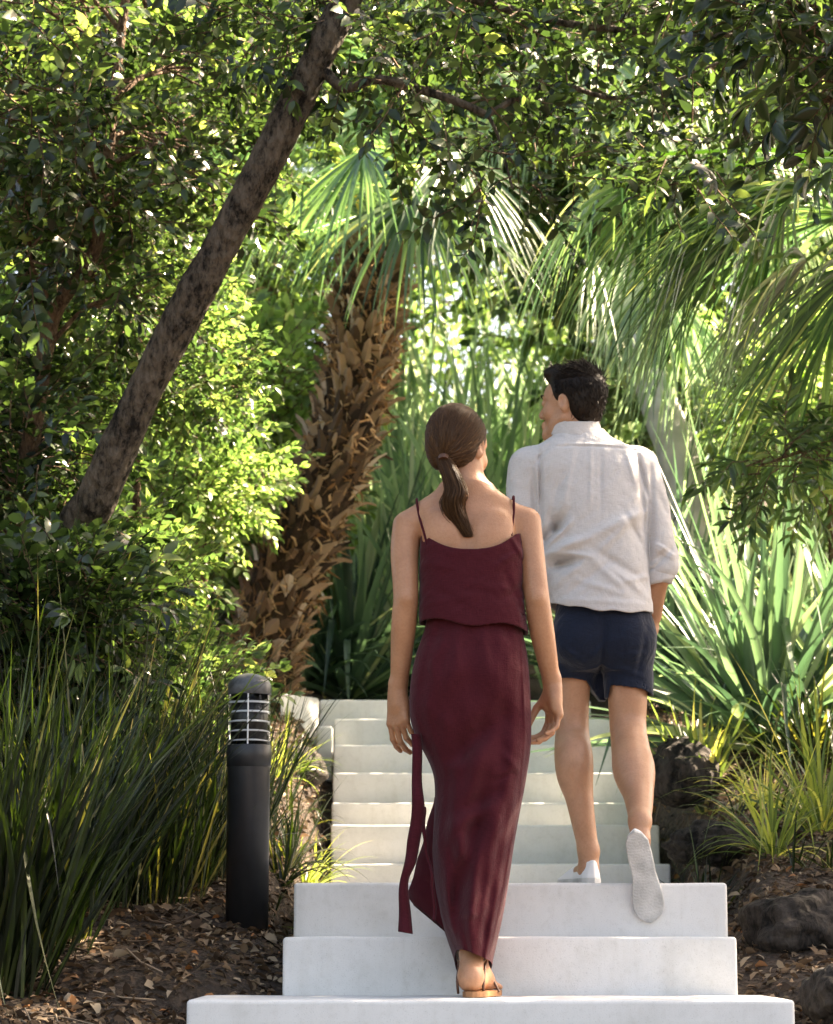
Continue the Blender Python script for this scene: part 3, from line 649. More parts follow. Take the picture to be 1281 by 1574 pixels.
mb.build('leaf_stalks', [MAT['strapyel']], palm, origin=pb)

# ---- fan palm reaching in from the right, with arching fronds
fb = P(1560, 900, 10.4); fb[2] = gz(fb[0], 10.4) - .1; ft = P(1500, 260, 10.3)
fan = thing('fan_palm', 'fan palm leaning in from the right edge, long leaf segments drooping', 'palm', None, tuple(fb))
mb = MB(); tube(mb, spline([fb, (fb + ft) / 2 + [.05, 0, 0], ft], 20), np.linspace(.16, .13, 20), 18); mb.build('trunk', [MAT['core']], fan, origin=fb)
for (hx, hy, dY, ax, az_, L, n) in [(1250, 290, -.6, -1, -.35, 1.25, 44), (1180, 330, -.2, -1, -.75, 1.15, 40), (1330, 400, -.4, -1, -1.0, 1.2, 40), (1120, 250, .5, -.8, -.5, 1.2, 40), (1300, 330, .8, -1, -.1, 1.3, 40), (1010, 270, .4, -.5, -.9, 1.0, 34), (1290, 480, .2, -.5, -1, 1.0, 34),
    (1100, 300, -.3, -.5, -1, 1.05, 40), (1210, 290, .4, -.4, -1, 1.2, 40), (950, 240, .7, -.6, -1, 1.1, 36), (1240, 400, .6, -.8, -.8, 1.1, 40)]:
    hub = P(hx, hy, 10.0 + dY); q = frond_fan(hub, (ax, rng.normal(0, .35), az_), L, .031, n, rng.uniform(60, 85), .5, ft); q.build('frond', [MAT['frond']], fan, origin=fb)
# a further fan palm whose hanging leaves show above the man
gb = P(1075, 900, 15.5); gb[2] = gz(gb[0], 15.5) - .1; gt = P(880, 225, 15.5)
fan2 = thing('fan_palm', 'soft focus palm above the man with pale hanging leaf segments', 'palm', None, tuple(gb))
mb = MB(); tube(mb, spline([gb, P(1010, 600, 15.6), P(950, 400, 15.5), gt], 16), np.linspace(.06, .045, 16), 14); mb.build('trunk', [MAT['bark']], fan2, origin=gb)
for i in range(20):
    a = i * 2.4; hub = gt + np.array([math.cos(a) * rng.uniform(.3, 1.3) - .05, math.sin(a) * .8, rng.uniform(-.1, .5)])
    q = frond_fan(hub, (math.cos(a), math.sin(a), -.9), 1.3, .04, 32, 60, .8, gt); q.build('frond', [MAT['strapfar']], fan2, origin=gb)
for hx, hy, Y_ in [(960, 400, 14.3), (1010, 420, 14.2), (1060, 480, 14.4), (905, 380, 14.3)]:
    q = frond_fan(P(hx, hy, Y_), (rng.normal(0, .2), -.2, -1), 1.0, .032, 32, 50, .5, gt); q.build('frond', [MAT['strapfar']], fan2, origin=gb)
# pale trunk out of focus at right
wb = P(1085, 900, 15.0); wb[2] = gz(wb[0], 15.0) - .1
WT = [wb, P(1050, 740, 15.0), P(1020, 640, 15.1), P(992, 560, 15.2), P(972, 470, 15.3), P(955, 380, 15.4)]
tree('pale_trunk_tree', 'tree with smooth whitish leaning trunk right of the man', 'tree', wb, WT, [.15, .135, .125, .105, .09, .07], clumps_in(860, 1080, 120, 330, 15.4, 16.6, 7, (.4, .7)), 500, 'far', MAT['leafmid'], MAT['palebark'], limb_r=.03)

# ---- strap leaved plants
def sp(label, px, py, Y, n, L, W, mat, name='flax_plant', cat='plant', group=None, ground_it=True, **kw):
    b = P(px, py, Y)
    if ground_it: b[2] = gz(b[0], Y) - .01
    return strap_plant(name, label, cat, b, n, L, W, mat, group, **kw)
sp('large flax with broad sword leaves fanning out, right of the man', 1175, 1060, 11.8, 170, 1.8, .055, MAT['strap'], el=(8, 88), droop=.34, kink=.12)
sp('flax at the right edge, half out of frame behind the rocks', 1330, 1060, 12.2, 90, 1.5, .06, MAT['strap'], el=(15, 85), droop=.5)
sp('blue green flax between the woman and the palm trunk', 535, 1075, 15.2, 110, 1.8, .062, MAT['strap'], el=(8, 86), droop=.55, kink=.2)
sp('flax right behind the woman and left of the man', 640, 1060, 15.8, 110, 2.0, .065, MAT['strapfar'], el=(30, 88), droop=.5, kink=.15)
sp('flax right behind the man between his legs and shorts', 930, 1080, 15.5, 90, 1.6, .06, MAT['strap'], el=(20, 86), droop=.5)
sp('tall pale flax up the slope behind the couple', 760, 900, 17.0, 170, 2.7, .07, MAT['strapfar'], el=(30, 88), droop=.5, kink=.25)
sp('tall flax up the slope right of the man', 1040, 930, 13.7, 120, 1.75, .05, MAT['strappale'], el=(30, 88), droop=.45, kink=.2)
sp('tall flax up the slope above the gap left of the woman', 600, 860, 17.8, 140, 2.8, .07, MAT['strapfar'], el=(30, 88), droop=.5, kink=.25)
sp('flax high on the slope at right behind the large one', 1230, 900, 15.4, 120, 2.2, .065, MAT['strappale'], el=(30, 88), droop=.45, kink=.15)
sp('low flax at the foot of the palm, right side', 470, 1060, 15.2, 60, 1.1, .06, MAT['strap'], el=(5, 60), droop=.7)
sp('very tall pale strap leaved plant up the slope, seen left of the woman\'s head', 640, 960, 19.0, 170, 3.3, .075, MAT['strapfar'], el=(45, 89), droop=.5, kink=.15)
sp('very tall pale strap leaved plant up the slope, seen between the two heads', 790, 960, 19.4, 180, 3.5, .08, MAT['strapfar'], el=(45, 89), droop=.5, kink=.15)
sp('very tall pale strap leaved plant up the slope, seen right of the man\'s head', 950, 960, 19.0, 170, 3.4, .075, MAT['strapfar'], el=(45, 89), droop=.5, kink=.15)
# smaller tufts
sp('upright yellow green tuft on the mound behind the dark rock', 1082, 1130, 11.0, 46, .62, .024, MAT['strapyel'], 'grass_tuft', 'grass tuft', el=(45, 89), droop=.6)
sp('arching tuft right of the man\'s trailing foot', 1085, 1330, 9.0, 60, .42, .012, MAT['grassdark'], 'grass_tuft', 'grass tuft', el=(20, 85), droop=1.3)
sp('fine grass tuft above the big rock', 1190, 1320, 9.0, 70, .5, .011, MAT['strapyel'], 'grass_tuft', 'grass tuft', el=(20, 85), droop=1.2)
sp('straw coloured tuft on the mulch between the two rocks', 1165, 1200, 10.2, 60, .34, .012, MAT['strapyel'], 'grass_tuft', 'grass tuft', el=(20, 85), droop=1.0, rlo=.6)
sp('tall thin tuft at the right edge beyond the big rock', 1262, 1300, 9.4, 80, .75, .013, MAT['strapyel'], 'grass_tuft', 'grass tuft', el=(35, 88), droop=1.0)
sp('green tuft at the foot of the large flax', 1250, 1120, 11.0, 70, .6, .02, MAT['grassdark'], 'grass_tuft', 'grass tuft', el=(25, 85), droop=.9)
sp('low tuft right of the bollard against the stair edge', 470, 1230, 10.2, 60, .34, .014, MAT['strapyel'], 'grass_tuft', 'grass tuft', el=(20, 80), droop=1.0)
sp('small tuft right behind the bollard post', 432, 1290, 9.2, 50, .32, .011, MAT['grassdark'], 'grass_tuft', 'grass tuft', el=(20, 80), droop=1.0)
sp('thin sprig with pale leaves growing beside the step edge', 487, 1340, 8.4, 12, .16, .012, MAT['strapyel'], 'seedling', 'seedling', el=(25, 75), droop=1.0)
for i, (lab, px, Y, n, L, W_) in enumerate([('grass tuft in the shade behind the bollard, nearest the post', 445, 9.8, 60, .4, .013), ('pale tuft against the side of the upper steps', 492, 11.4, 40, .2, .014), ('grass tuft below the palm foot, left of the upper steps', 455, 11.6, 60, .26, .014), ('tuft between bollard and palm foot', 425, 10.8, 60, .34, .012)]):
    sp(lab, px, 1200, Y, n, L, W_, MAT['strapyel'] if i % 2 else MAT['grassdark'], 'grass_tuft', 'grass tuft', el=(15, 85), droop=1.0)
# dark grass bank at left
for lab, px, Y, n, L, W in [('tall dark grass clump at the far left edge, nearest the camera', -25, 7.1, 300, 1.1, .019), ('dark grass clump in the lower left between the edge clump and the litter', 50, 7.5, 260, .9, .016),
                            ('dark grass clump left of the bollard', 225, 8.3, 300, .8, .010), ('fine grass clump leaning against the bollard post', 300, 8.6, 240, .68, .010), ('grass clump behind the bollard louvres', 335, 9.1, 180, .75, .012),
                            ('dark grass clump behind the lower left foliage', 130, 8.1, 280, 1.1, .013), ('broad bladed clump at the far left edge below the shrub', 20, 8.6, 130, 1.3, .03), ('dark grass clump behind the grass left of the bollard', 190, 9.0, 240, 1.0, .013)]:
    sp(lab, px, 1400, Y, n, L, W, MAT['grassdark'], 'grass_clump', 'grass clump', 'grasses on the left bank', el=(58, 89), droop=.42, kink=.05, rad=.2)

# ---- rocks
def rock(label, px, py, Y, r, seed, rot=0):
    bm = bmesh.new(); bmesh.ops.create_icosphere(bm, subdivisions=5, radius=1)
    for v in bm.verts:
        n = v.co.normalized(); d = 1 + .32 * mnoise.noise(n * 1.1 + Vector((seed, 0, 0))) + .13 * mnoise.noise(n * 2.9 + Vector((0, seed, 0))) + .05 * mnoise.noise(n * 7 + Vector((0, 0, seed))) + .025 * mnoise.noise(n * 18)
        c = n * d; v.co = Vector((c.x * r[0], c.y * r[1], c.z * r[2]))
    me = bpy.data.meshes.new('rock'); bm.to_mesh(me); bm.free(); me.materials.append(MAT['rock'])
    for p in me.polygons: p.use_smooth = True
    o = link('rock', me, None, label=label, category='rock'); c = P(px, py, Y); o.location = c; o.rotation_euler = (0, 0, rot)
rock('large dark volcanic rock at the lower right edge', 1240, 1432, 7.9, (.20, .2, .135), 3)
rock('rounded dark rock touching the steps right of the man\'s calf', 1045, 1188, 10.9, (.15, .2, .15), 8)
rock('low dark rock half hidden by grass above the large rock', 1110, 1300, 9.4, (.2, .16, .09), 12)
rock('dark rock in the shadow left of the upper steps', 462, 1180, 12.0, (.13, .2, .10), 17)
rock('brown rock cut off by the lower right corner', 1290, 1545, 7.0, (.1, .14, .1), 21)

# ---- litter, one mass of fallen leaves and twigs
mb = MB(); N = 60000
Yl = rng.uniform(5.9, 14, N) ** 1.0; xl = rng.uniform(-3, 3.2, N) * Yl / 9
edgeL = np.interp(Yl, [6.7, 7.2, 7.3, 11, 13.3], [-.66, -.66, -.41, -.41, -.48]); edgeR = np.interp(Yl, [6.7, 7.2, 7.3, 7.9, 11, 13.3], [1.08, 1.08, 1.0, 1.0, 1.18, 1.1])
ok = (xl < edgeL) | (xl > edgeR); xl = xl[ok]; Yl = Yl[ok]; n = len(xl)
zl_ = ground(xl, Yl) + rng.uniform(0, .018, n)
dr = rng.normal(size=(n, 3)); dr[:, 2] *= .35; fr = frame(dr, rng.normal(0, .6, n)); sz = rng.uniform(.018, .054, n); wd = rng.uniform(.25, .7, n)
LV = LEAF_V * [1, 1, 2.2]
VV = np.einsum('kij,knj->kni', fr, LV[None] * np.stack([np.ones(n), wd, np.ones(n)], 1)[:, None, :] * sz[:, None, None]) + np.stack([xl, Yl, zl_], 1)[:, None]
mb.add(VV.reshape(-1, 3), (LEAF_F[None] + (np.arange(n) * 8)[:, None, None]).reshape(-1, 4), 0, np.repeat(rng.random(n), 8))
for i in range(900):
    Y = rng.uniform(6.2, 12.5); x = rng.choice([-1, 1]) * rng.uniform(.5, 2.2) ;
    if x > 0: x += .6
    x = min(x, .28 * Y) if x > 0 else max(x, -.25 * Y)
    a = rng.uniform(0, 6.3); l = rng.uniform(.05, .22); p = np.array([x, Y, gz(x, Y) + .015]); e = p + [math.cos(a) * l, math.sin(a) * l, 0]; e[2] = gz(e[0], e[1]) + rng.uniform(.01, .05)
    if (-.7 < e[0] < 1.2): continue
    tube(mb, [p, (p + e) / 2 + rng.normal(0, .01, 3), e], rng.uniform(.0015, .004), 4, 1, rng.random(), caps=False)
mb.build('leaf_litter', [MAT['litter'], MAT['twigdead']], None, kind='stuff', label='brown fallen leaves and twigs covering both banks')
# low ground cover sprouting through the litter
mb = MB()
for i in range(420):
    Y = rng.uniform(8.2, 14.5); lft = rng.random() < .45; x = -rng.uniform(.5, 2.2) if lft else rng.uniform(1.3, 3.6)
    strap_leaves(mb, (x, Y, gz(x, Y)), rng.integers(4, 12), rng.uniform(.1, .3), .009, el=(25, 85), droop=1.0, seg=5, kink=0, rad=.03)
mb.build('ground_cover', [MAT['grassdark']], None, kind='stuff', label='thin low grass scattered over the banks')
# ------------------------------------------------------------------ people: distance fields turned into one smooth surface each
class Vox:
    def __init__(s, lo, hi, h):
        s.lo = np.array(lo, float); s.h = h; s.n = np.ceil((np.array(hi) - s.lo) / h).astype(int) + 1
        s.D = np.full(s.n, 1.0, np.float32); s.ax = [(s.lo[i] + np.arange(s.n[i]) * h).astype(np.float32) for i in range(3)]
    def sl(s, lo, hi):
        a = np.clip(np.floor((np.asarray(lo) - s.lo) / s.h).astype(int), 0, s.n - 1); b = np.clip(np.ceil((np.asarray(hi) - s.lo) / s.h).astype(int) + 1, 1, s.n)
        return tuple(slice(a[i], max(b[i], a[i] + 1)) for i in range(3))
    def xyz(s, q): return s.ax[0][q[0]][:, None, None], s.ax[1][q[1]][None, :, None], s.ax[2][q[2]][None, None, :]
    def put(s, fn, lo, hi, k=.01, op='u'):
        m = k + 3 * s.h; q = s.sl(np.asarray(lo) - m, np.asarray(hi) + m); d = fn(*s.xyz(q)).astype(np.float32); A = s.D[q]
        if op == 'u': hh = np.maximum(k - np.abs(A - d), 0) / k; s.D[q] = np.minimum(A, d) - hh * hh * k * .25
        elif op == 's': d = -d; hh = np.maximum(k - np.abs(A - d), 0) / k; s.D[q] = np.maximum(A, d) + hh * hh * k * .25
        elif op == 'd': s.D[q] = A + d       # displacement
    def rc(s, a, b, ra, rb=None, k=.01, op='u'):
        a = np.asarray(a, float); b = np.asarray(b, float); rb = ra if rb is None else rb; r = max(ra, rb); ba = b - a; L = ba.dot(ba) + 1e-12
        def f(x, y, z):
            t = np.clip(((x - a[0]) * ba[0] + (y - a[1]) * ba[1] + (z - a[2]) * ba[2]) / L, 0, 1)
            return np.sqrt((x - a[0] - t * ba[0]) ** 2 + (y - a[1] - t * ba[1]) ** 2 + (z - a[2] - t * ba[2]) ** 2) - (ra + (rb - ra) * t)
        s.put(f, np.minimum(a, b) - r, np.maximum(a, b) + r, k, op)
    def chain(s, pts, rs, k=.02):
        m = len(pts); N = (m - 1) * (5 if m > 2 else 1) + 1; q = spline(pts, N); r = spline(np.stack([rs, rs, rs], 1), N)[:, 0]
        def f(x, y, z):
            o = None
            for i in range(N - 1):
                a, b = q[i], q[i + 1]; ba = b - a; L = ba.dot(ba) + 1e-12
                t = np.clip(((x - a[0]) * ba[0] + (y - a[1]) * ba[1] + (z - a[2]) * ba[2]) / L, 0, 1)
                d = np.sqrt((x - a[0] - t * ba[0]) ** 2 + (y - a[1] - t * ba[1]) ** 2 + (z - a[2] - t * ba[2]) ** 2) - (r[i] + (r[i + 1] - r[i]) * t)
                o = d if o is None else np.minimum(o, d)
            return o
        s.put(f, q.min(0) - r.max(), q.max(0) + r.max(), k)
    def ell(s, c, r, Rm=None, k=.01, op='u'):
        c = np.asarray(c, float); r = np.asarray(r, float); m = r.max(); Rm = np.eye(3) if Rm is None else Rm
        def f(x, y, z):
            X = x - c[0]; Y = y - c[1]; Z = z - c[2]; u = [(X * Rm[0, i] + Y * Rm[1, i] + Z * Rm[2, i]) for i in range(3)]
            k0 = np.sqrt(sum((u[i] / r[i]) ** 2 for i in range(3))); k1 = np.sqrt(sum((u[i] / r[i] ** 2) ** 2 for i in range(3))) + 1e-6
            return k0 * (k0 - 1) / k1
        s.put(f, c - m, c + m, k, op)
    def prof(s, rows, k=.02, ex=2.3, op='u', grow=0):
        """rows from top to bottom: z, cx, cy, a, b"""
        rows = np.array(sorted(rows)); zz = np.linspace(rows[0, 0], rows[-1, 0], 200); cols = []
        for j in range(1, 5):
            c = np.interp(zz, rows[:, 0], rows[:, j]); kk = np.ones(15) / 15; c = np.convolve(np.pad(c, 7, 'edge'), kk, 'valid'); cols.append(c)
        lo = [min(rows[:, 1] - rows[:, 3]), min(rows[:, 2] - rows[:, 4]), rows[0, 0]]; hi = [max(rows[:, 1] + rows[:, 3]), max(rows[:, 2] + rows[:, 4]), rows[-1, 0]]
        def f(x, y, z):
            cx, cy, a, b = [np.interp(z, zz, c) for c in cols]; a = a + grow; b = b + grow
            d = ((np.abs(x - cx) / a) ** ex + (np.abs(y - cy) / b) ** ex) ** (1 / ex); d = (d - 1) * np.minimum(a, b)
            return np.maximum(d, np.maximum(z - zz[-1], zz[0] - z))
        s.put(f, np.array(lo) - grow, np.array(hi) + grow, k, op)
    def surf(s, o, d, r0=.03, r1=.2):
        # distance along d from o (inside) to the surface
        t = np.arange(r0, r1, s.h * .5); p = o + d * t[:, None]; i = np.clip(np.round((p - s.lo) / s.h).astype(int), 0, s.n - 1); D = s.D[i[:, 0], i[:, 1], i[:, 2]]
        k = np.argmax(D > 0); return t[k] if (D > 0).any() else r1
    def back(s, x, z, default):
        """y of the surface seen from the camera at x, z"""
        i = int(round((x - s.lo[0]) / s.h)); k = int(round((z - s.lo[2]) / s.h))
        if not (0 <= i < s.n[0] and 0 <= k < s.n[2]): return default
        c = s.D[i, :, k] < 0; return s.ax[1][np.argmax(c)] if c.any() else default
    def mesh(s, name, mats, parent, origin, smooth_it=2, **kw):
        D = s.D; S = D < 0; V = {}; ids = []; pts = []; faces = []; n = s.n
        allid = []; allp = []
        quads = []
        for ax in range(3):
            A = [slice(None)] * 3; B = [slice(None)] * 3; A[ax] = slice(0, -1); B[ax] = slice(1, None); A = tuple(A); B = tuple(B)
            e = np.argwhere(S[A] != S[B]); o = [1, 2, 0][ax], [2, 0, 1][ax]
            e = e[(e[:, o[0]] > 0) & (e[:, o[1]] > 0) & (e[:, o[0]] < n[o[0]] - 1) & (e[:, o[1]] < n[o[1]] - 1)]
            d0 = D[A][tuple(e.T)]; d1 = D[B][tuple(e.T)]; t = d0 / (d0 - d1); p = e.astype(float); p[:, ax] += t
            q = []
            for du, dv in ((1, 1), (0, 1), (0, 0), (1, 0)):
                c = e.copy(); c[:, o[0]] -= du; c[:, o[1]] -= dv; idd = (c[:, 0] * n[1] + c[:, 1]) * n[2] + c[:, 2]; q.append(idd); allid.append(idd); allp.append(p)
            q = np.stack(q, 1); flip = d0 > 0; q[flip] = q[flip][:, ::-1]; quads.append(q)
        allid = np.concatenate(allid); allp = np.concatenate(allp); u, inv = np.unique(allid, return_inverse=True); inv = inv.ravel()
        cnt = np.bincount(inv); vp = np.stack([np.bincount(inv, allp[:, i]) / cnt for i in range(3)], 1) * s.h + s.lo
        F = np.searchsorted(u, np.concatenate(quads))
        for _ in range(smooth_it):
            acc = np.zeros_like(vp); c = np.zeros(len(vp))
            for i in range(4):
                a, b = F[:, i], F[:, (i + 1) % 4]
                for x, y in ((a, b), (b, a)):
                    c += np.bincount(x, minlength=len(vp))
                    for k in range(3): acc[:, k] += np.bincount(x, vp[y, k], minlength=len(vp))
            vp = vp * .45 + acc / c[:, None] * .55
        mb = MB(); mb.add(vp, F); return mb.build(name, mats, parent, origin=origin, **kw)

def rotz(a): return np.array([[math.cos(a), -math.sin(a), 0], [math.sin(a), math.cos(a), 0], [0, 0, 1]])
def rotx(a): return np.array([[1, 0, 0], [0, math.cos(a), -math.sin(a)], [0, math.sin(a), math.cos(a)]])
def roty(a): return np.array([[math.cos(a), 0, math.sin(a)], [0, 1, 0], [-math.sin(a), 0, math.cos(a)]])

def head(v, c, Rm, s=1.0, fem=False):
    """face towards local +y, up +z"""
    L = lambda *p: c + Rm @ (np.array(p) * s)
    v.ell(L(0, -.015, .035), np.array([.074, .094, .086]) * s, Rm, .01)
    v.ell(L(0, .03, -.03), np.array([.058, .058, .08]) * s, Rm, .03)
    v.ell(L(0, .045, .03), np.array([.06, .05, .05]) * s, Rm, .02)
    jw = .05 if fem else .056
    for q in (-1, 1):
        v.rc(L(q * jw, .0, -.055), L(q * .014, .076, -.098), .018 * s, .017 * s, .025)
        v.ell(L(q * .036, .062, -.03), np.array([.024, .022, .026]) * s, Rm, .02)
        v.ell(L(q * .031, .098, .004), np.array([.014, .012, .009]) * s, Rm, .012, 's')
        v.ell(L(q * .031, .082, .003), np.array([.0125] * 3) * s, Rm, .003)
        v.rc(L(q * .012, .092, .02), L(q * .045, .078, .024), .0065 * s, .005 * s, .01)
        E = Rm @ rotz(-q * .35) @ rotx(-.15)
        v.ell(L(q * .078, -.008, -.008), np.array([.008, .019, .031]) * s, E, .006)
        v.ell(L(q * .088, -.003, -.003), np.array([.008, .011, .019]) * s, E, .003, 's')
    v.rc(L(0, .088, .012), L(0, .109, -.028), .008 * s, .0105 * s, .014)
    for q in (-1, 1): v.rc(L(q * .012, .1, -.036), L(q * .004, .108, -.036), .007 * s, .007 * s, .006)
    v.rc(L(-.019, .09, -.062), L(.019, .09, -.062), .0065 * s, k=.008); v.rc(L(-.015, .088, -.073), L(.015, .088, -.073), .0075 * s, k=.008)
    v.ell(L(0, .09, -.068), np.array([.02, .012, .014]) * s, Rm, .015)
    v.ell(L(0, .085, -.099), np.array([.02, .016, .016]) * s, Rm, .02)

def hand(v, wrist, down, palm, size, thumb_side, curl=(.55, .7, .8, .9), r=.0085, kf=.004):
    """five fingers; palm = direction the palm faces; thumb_side = +1 or -1 along cross(down, palm)"""
    d = down / np.linalg.norm(down); n = palm - d * palm.dot(d); n /= np.linalg.norm(n); a = np.cross(d, n) * thumb_side; w_ = np.asarray(wrist, float); s = size
    kn = []
    for i, (off, ln) in enumerate(((.028, .083), (.009, .087), (-.010, .083), (-.027, .076))):
        k = w_ + d * ln * s + a * off * s - n * .004 * s; kn.append(k)
        v.rc(w_ + a * off * .55 * s + d * .01 * s, k, .0135 * s, .0115 * s, .012)
    v.rc(w_ - d * .02 * s, w_ + d * .03 * s, .021 * s, .022 * s, .02)
    v.rc(w_ + a * .017 * s + d * .025 * s + n * .009 * s, w_ + a * .02 * s + d * .05 * s + n * .01 * s, .014 * s, k=.012)
    v.rc(w_ - a * .018 * s + d * .03 * s + n * .008 * s, w_ - a * .02 * s + d * .06 * s + n * .006 * s, .012 * s, k=.012)
    LN = ((.042, .025, .02), (.046, .029, .021), (.043, .027, .02), (.034, .02, .018)); fan = (.10, .02, -.05, -.13)
    for i in range(4):
        p = kn[i]; ang = curl[i] * .45; dd = d + a * fan[i]; dd /= np.linalg.norm(dd); rr = (.0088, .009, .0086, .0076)[i] * s
        for j in range(3):
            u = dd * math.cos(ang) + n * math.sin(ang); e = p + u * LN[i][j] * s * 1.03; v.rc(p, e, rr, rr * .92, kf if j else .006); p = e; ang += curl[i] * (.75, .5, .3)[j]; rr *= .93
    t0 = w_ + a * .024 * s + d * .028 * s + n * .008 * s; u = d * .72 + a * .5 + n * .48; u /= np.linalg.norm(u); t1 = t0 + u * .038 * s; u2 = d * .88 + a * .12 + n * .46; u2 /= np.linalg.norm(u2); t2 = t1 + u2 * .032 * s; u3 = d * .9 - a * .08 + n * .42; t3 = t2 + u3 / np.linalg.norm(u3) * .024 * s
    v.rc(t0, t1, .0135 * s, .0105 * s, .01); v.rc(t1, t2, .0105 * s, .0095 * s, .004); v.rc(t2, t3, .0095 * s, .0075 * s, .003)

def fold(v, a, b, amp, wid, yc, dy=.5):
    """a crease or ridge from a to b (x, z) on the camera side; amp > 0 stands proud"""
    a = np.array(a, float); b = np.array(b, float); ba = b - a; L = ba.dot(ba)
    def f(x, y, z):
        t = np.clip(((x - a[0]) * ba[0] + (z - a[1]) * ba[1]) / L, 0, 1); d2 = (x - a[0] - t * ba[0]) ** 2 + (z - a[1] - t * ba[1]) ** 2
        return -amp * np.exp(-d2 / wid ** 2) * np.sin(np.pi * np.clip(t * .8 + .1, 0, 1)) * (y < yc)
    m = wid * 3; v.put(f, [min(a[0], b[0]) - m, yc - dy, min(a[1], b[1]) - m], [max(a[0], b[0]) + m, yc, max(a[1], b[1]) + m], .001, 'd')
def ripple(v, amp, sx, sy, sz, seed=0, zlo=-9, zhi=99):
    def f(x, y, z):
        X, Y, Z = x * sx, y * sy, z * sz
        n = np.sin(X * 1.0 + 2.1 * np.sin(Z * .7 + seed) + seed) * np.sin(Z * 1.1 + 1.7 * np.sin(Y * .9 + X * .4) + 2 * seed) + .6 * np.sin(2.3 * X - 1.9 * Z + 1.5 * np.sin(1.3 * Z + Y) + seed) * np.sin(1.7 * Y + Z)
        return amp * n * (z > zlo) * (z < zhi)
    v.put(f, v.lo, v.lo + v.n * v.h, .001, 'd')

SKINW = skin('skin_woman', (.42, .215, .12)); SKINM = skin('skin_man', (.46, .25, .15))
BURG = cloth('burgundy_linen', (.060, .0105, .0155), .18, wr=.6, sheen=.12, fold=.16)
LINEN = cloth('pale_grey_linen', (.53, .51, .505), .07, wr=.55, sheen=.1, fold=.2)
BURG.node_tree.nodes['Principled BSDF'].inputs['Roughness'].default_value = .95; BURG.node_tree.nodes['Principled BSDF'].inputs['Specular IOR Level'].default_value = .08
NAVY = cloth('navy_cotton', (.006, .011, .026), .3, wr=.4, sheen=.2, fold=.3)
HAIRM = hair_mat('dark_brown_hair', [(0, (.005, .003, .002)), (.7, (.014, .008, .005)), (1, (.035, .02, .012))], .5)
HAIRW = hair_mat('light_brown_hair', [(0, (.016, .007, .003)), (.5, (.06, .028, .012)), (.85, (.15, .075, .03)), (1, (.34, .2, .09))], .45)
WHITE = plain('white_canvas', (.78, .78, .78), .7, .3, noise_s=8, noise_amt=.04, bump_s=.15, bump_scale=300)
SOLE = plain('rubber_sole', (.5, .495, .48), .6, .4, noise_s=14, noise_amt=.28, bump_s=.6, bump_scale=160)
TAN = plain('tan_leather', (.26, .12, .05), .55, .4, noise_s=40, noise_amt=.2)
BROWNL = plain('brown_leather', (.085, .035, .018), .5, .4)

# ================================================================ the woman
YW = 7.07
def W(px, py, dy=0): return P(px, py, YW + dy)
def wrow(py, xl, xr, b, dy=0): a = W(xl, py, dy); c = W(xr, py, dy); return (a[2], (a[0] + c[0]) / 2, YW + dy, (c[0] - a[0]) / 2, b)
wroot = W(728, 1532); wroot[2] = STEPS[0][1]
wo = thing('person', 'woman from behind in burgundy camisole and long wrap skirt with low ponytail', 'person', loc=tuple(wroot))
v = Vox([W(585, 800)[0], YW - .28, -.01], [W(885, 800)[0], YW + .62, W(700, 610)[2] + .02], .0036)
HR = rotz(R(-32)) @ rotx(R(-4)); HC = W(706, 690, .02)
head(v, HC, HR, 1.0, True)
v.chain([W(713, 722, .0), W(716, 772, .005)], [.047, .052], .03)
v.prof([wrow(752, 690, 745, .045), wrow(768, 668, 765, .055), wrow(782, 648, 780, .068), wrow(800, 642, 792, .078), wrow(830, 657, 791, .088), wrow(880, 657, 793, .093), wrow(940, 668, 786, .088), wrow(985, 652, 800, .105), wrow(1050, 650, 802, .108), wrow(1090, 655, 795, .095), wrow(1110, 665, 785, .08)], .04)
# shoulder blades, spine, trapezius
for x, sgn in ((676, -1), (762, 1)): v.ell(W(x, 822, -.062), [.045, .022, .06], rotz(.25 * sgn), .05)
v.rc(W(718, 745, -.01), W(642, 792, 0), .032, .026, .05); v.rc(W(716, 745, -.01), W(792, 790, 0), .032, .026, .05)
v.rc(W(718, 790, -.098), W(722, 960, -.10), .010, .010, .03, 's')
armL = [W(626, 808, -.0), W(622, 850, -.01), W(624, 915, -.03), W(622, 945, -.02), W(619, 985, .0), W(613, 1060, .045)]
v.chain(armL, [.043, .0415, .037, .0375, .0350, .0245], .022)
armR = [W(810, 802, 0), W(816, 850, -.01), W(825, 915, -.03), W(829, 945, -.02), W(836, 985, .0), W(849, 1052, .04)]
v.chain(armR, [.043, .0405, .037, .0375, .0350, .0245], .022)
v.ell(W(625, 918, -.058), [.014, .010, .016], None, .02); v.ell(W(826, 918, -.058), [.014, .010, .016], None, .02)
hand(v, W(611, 1064, .045), W(616, 1138, .05) - W(611, 1064, .04), np.array([.62, .75, .1]), 1.1, -1, (.55, .65, .75, .85))
hand(v, W(850, 1056, .04), W(851, 1135, .045) - W(850, 1056, .04), np.array([-.85, -.42, 0]), 1.1, 1, (.9, .85, .8, .75))
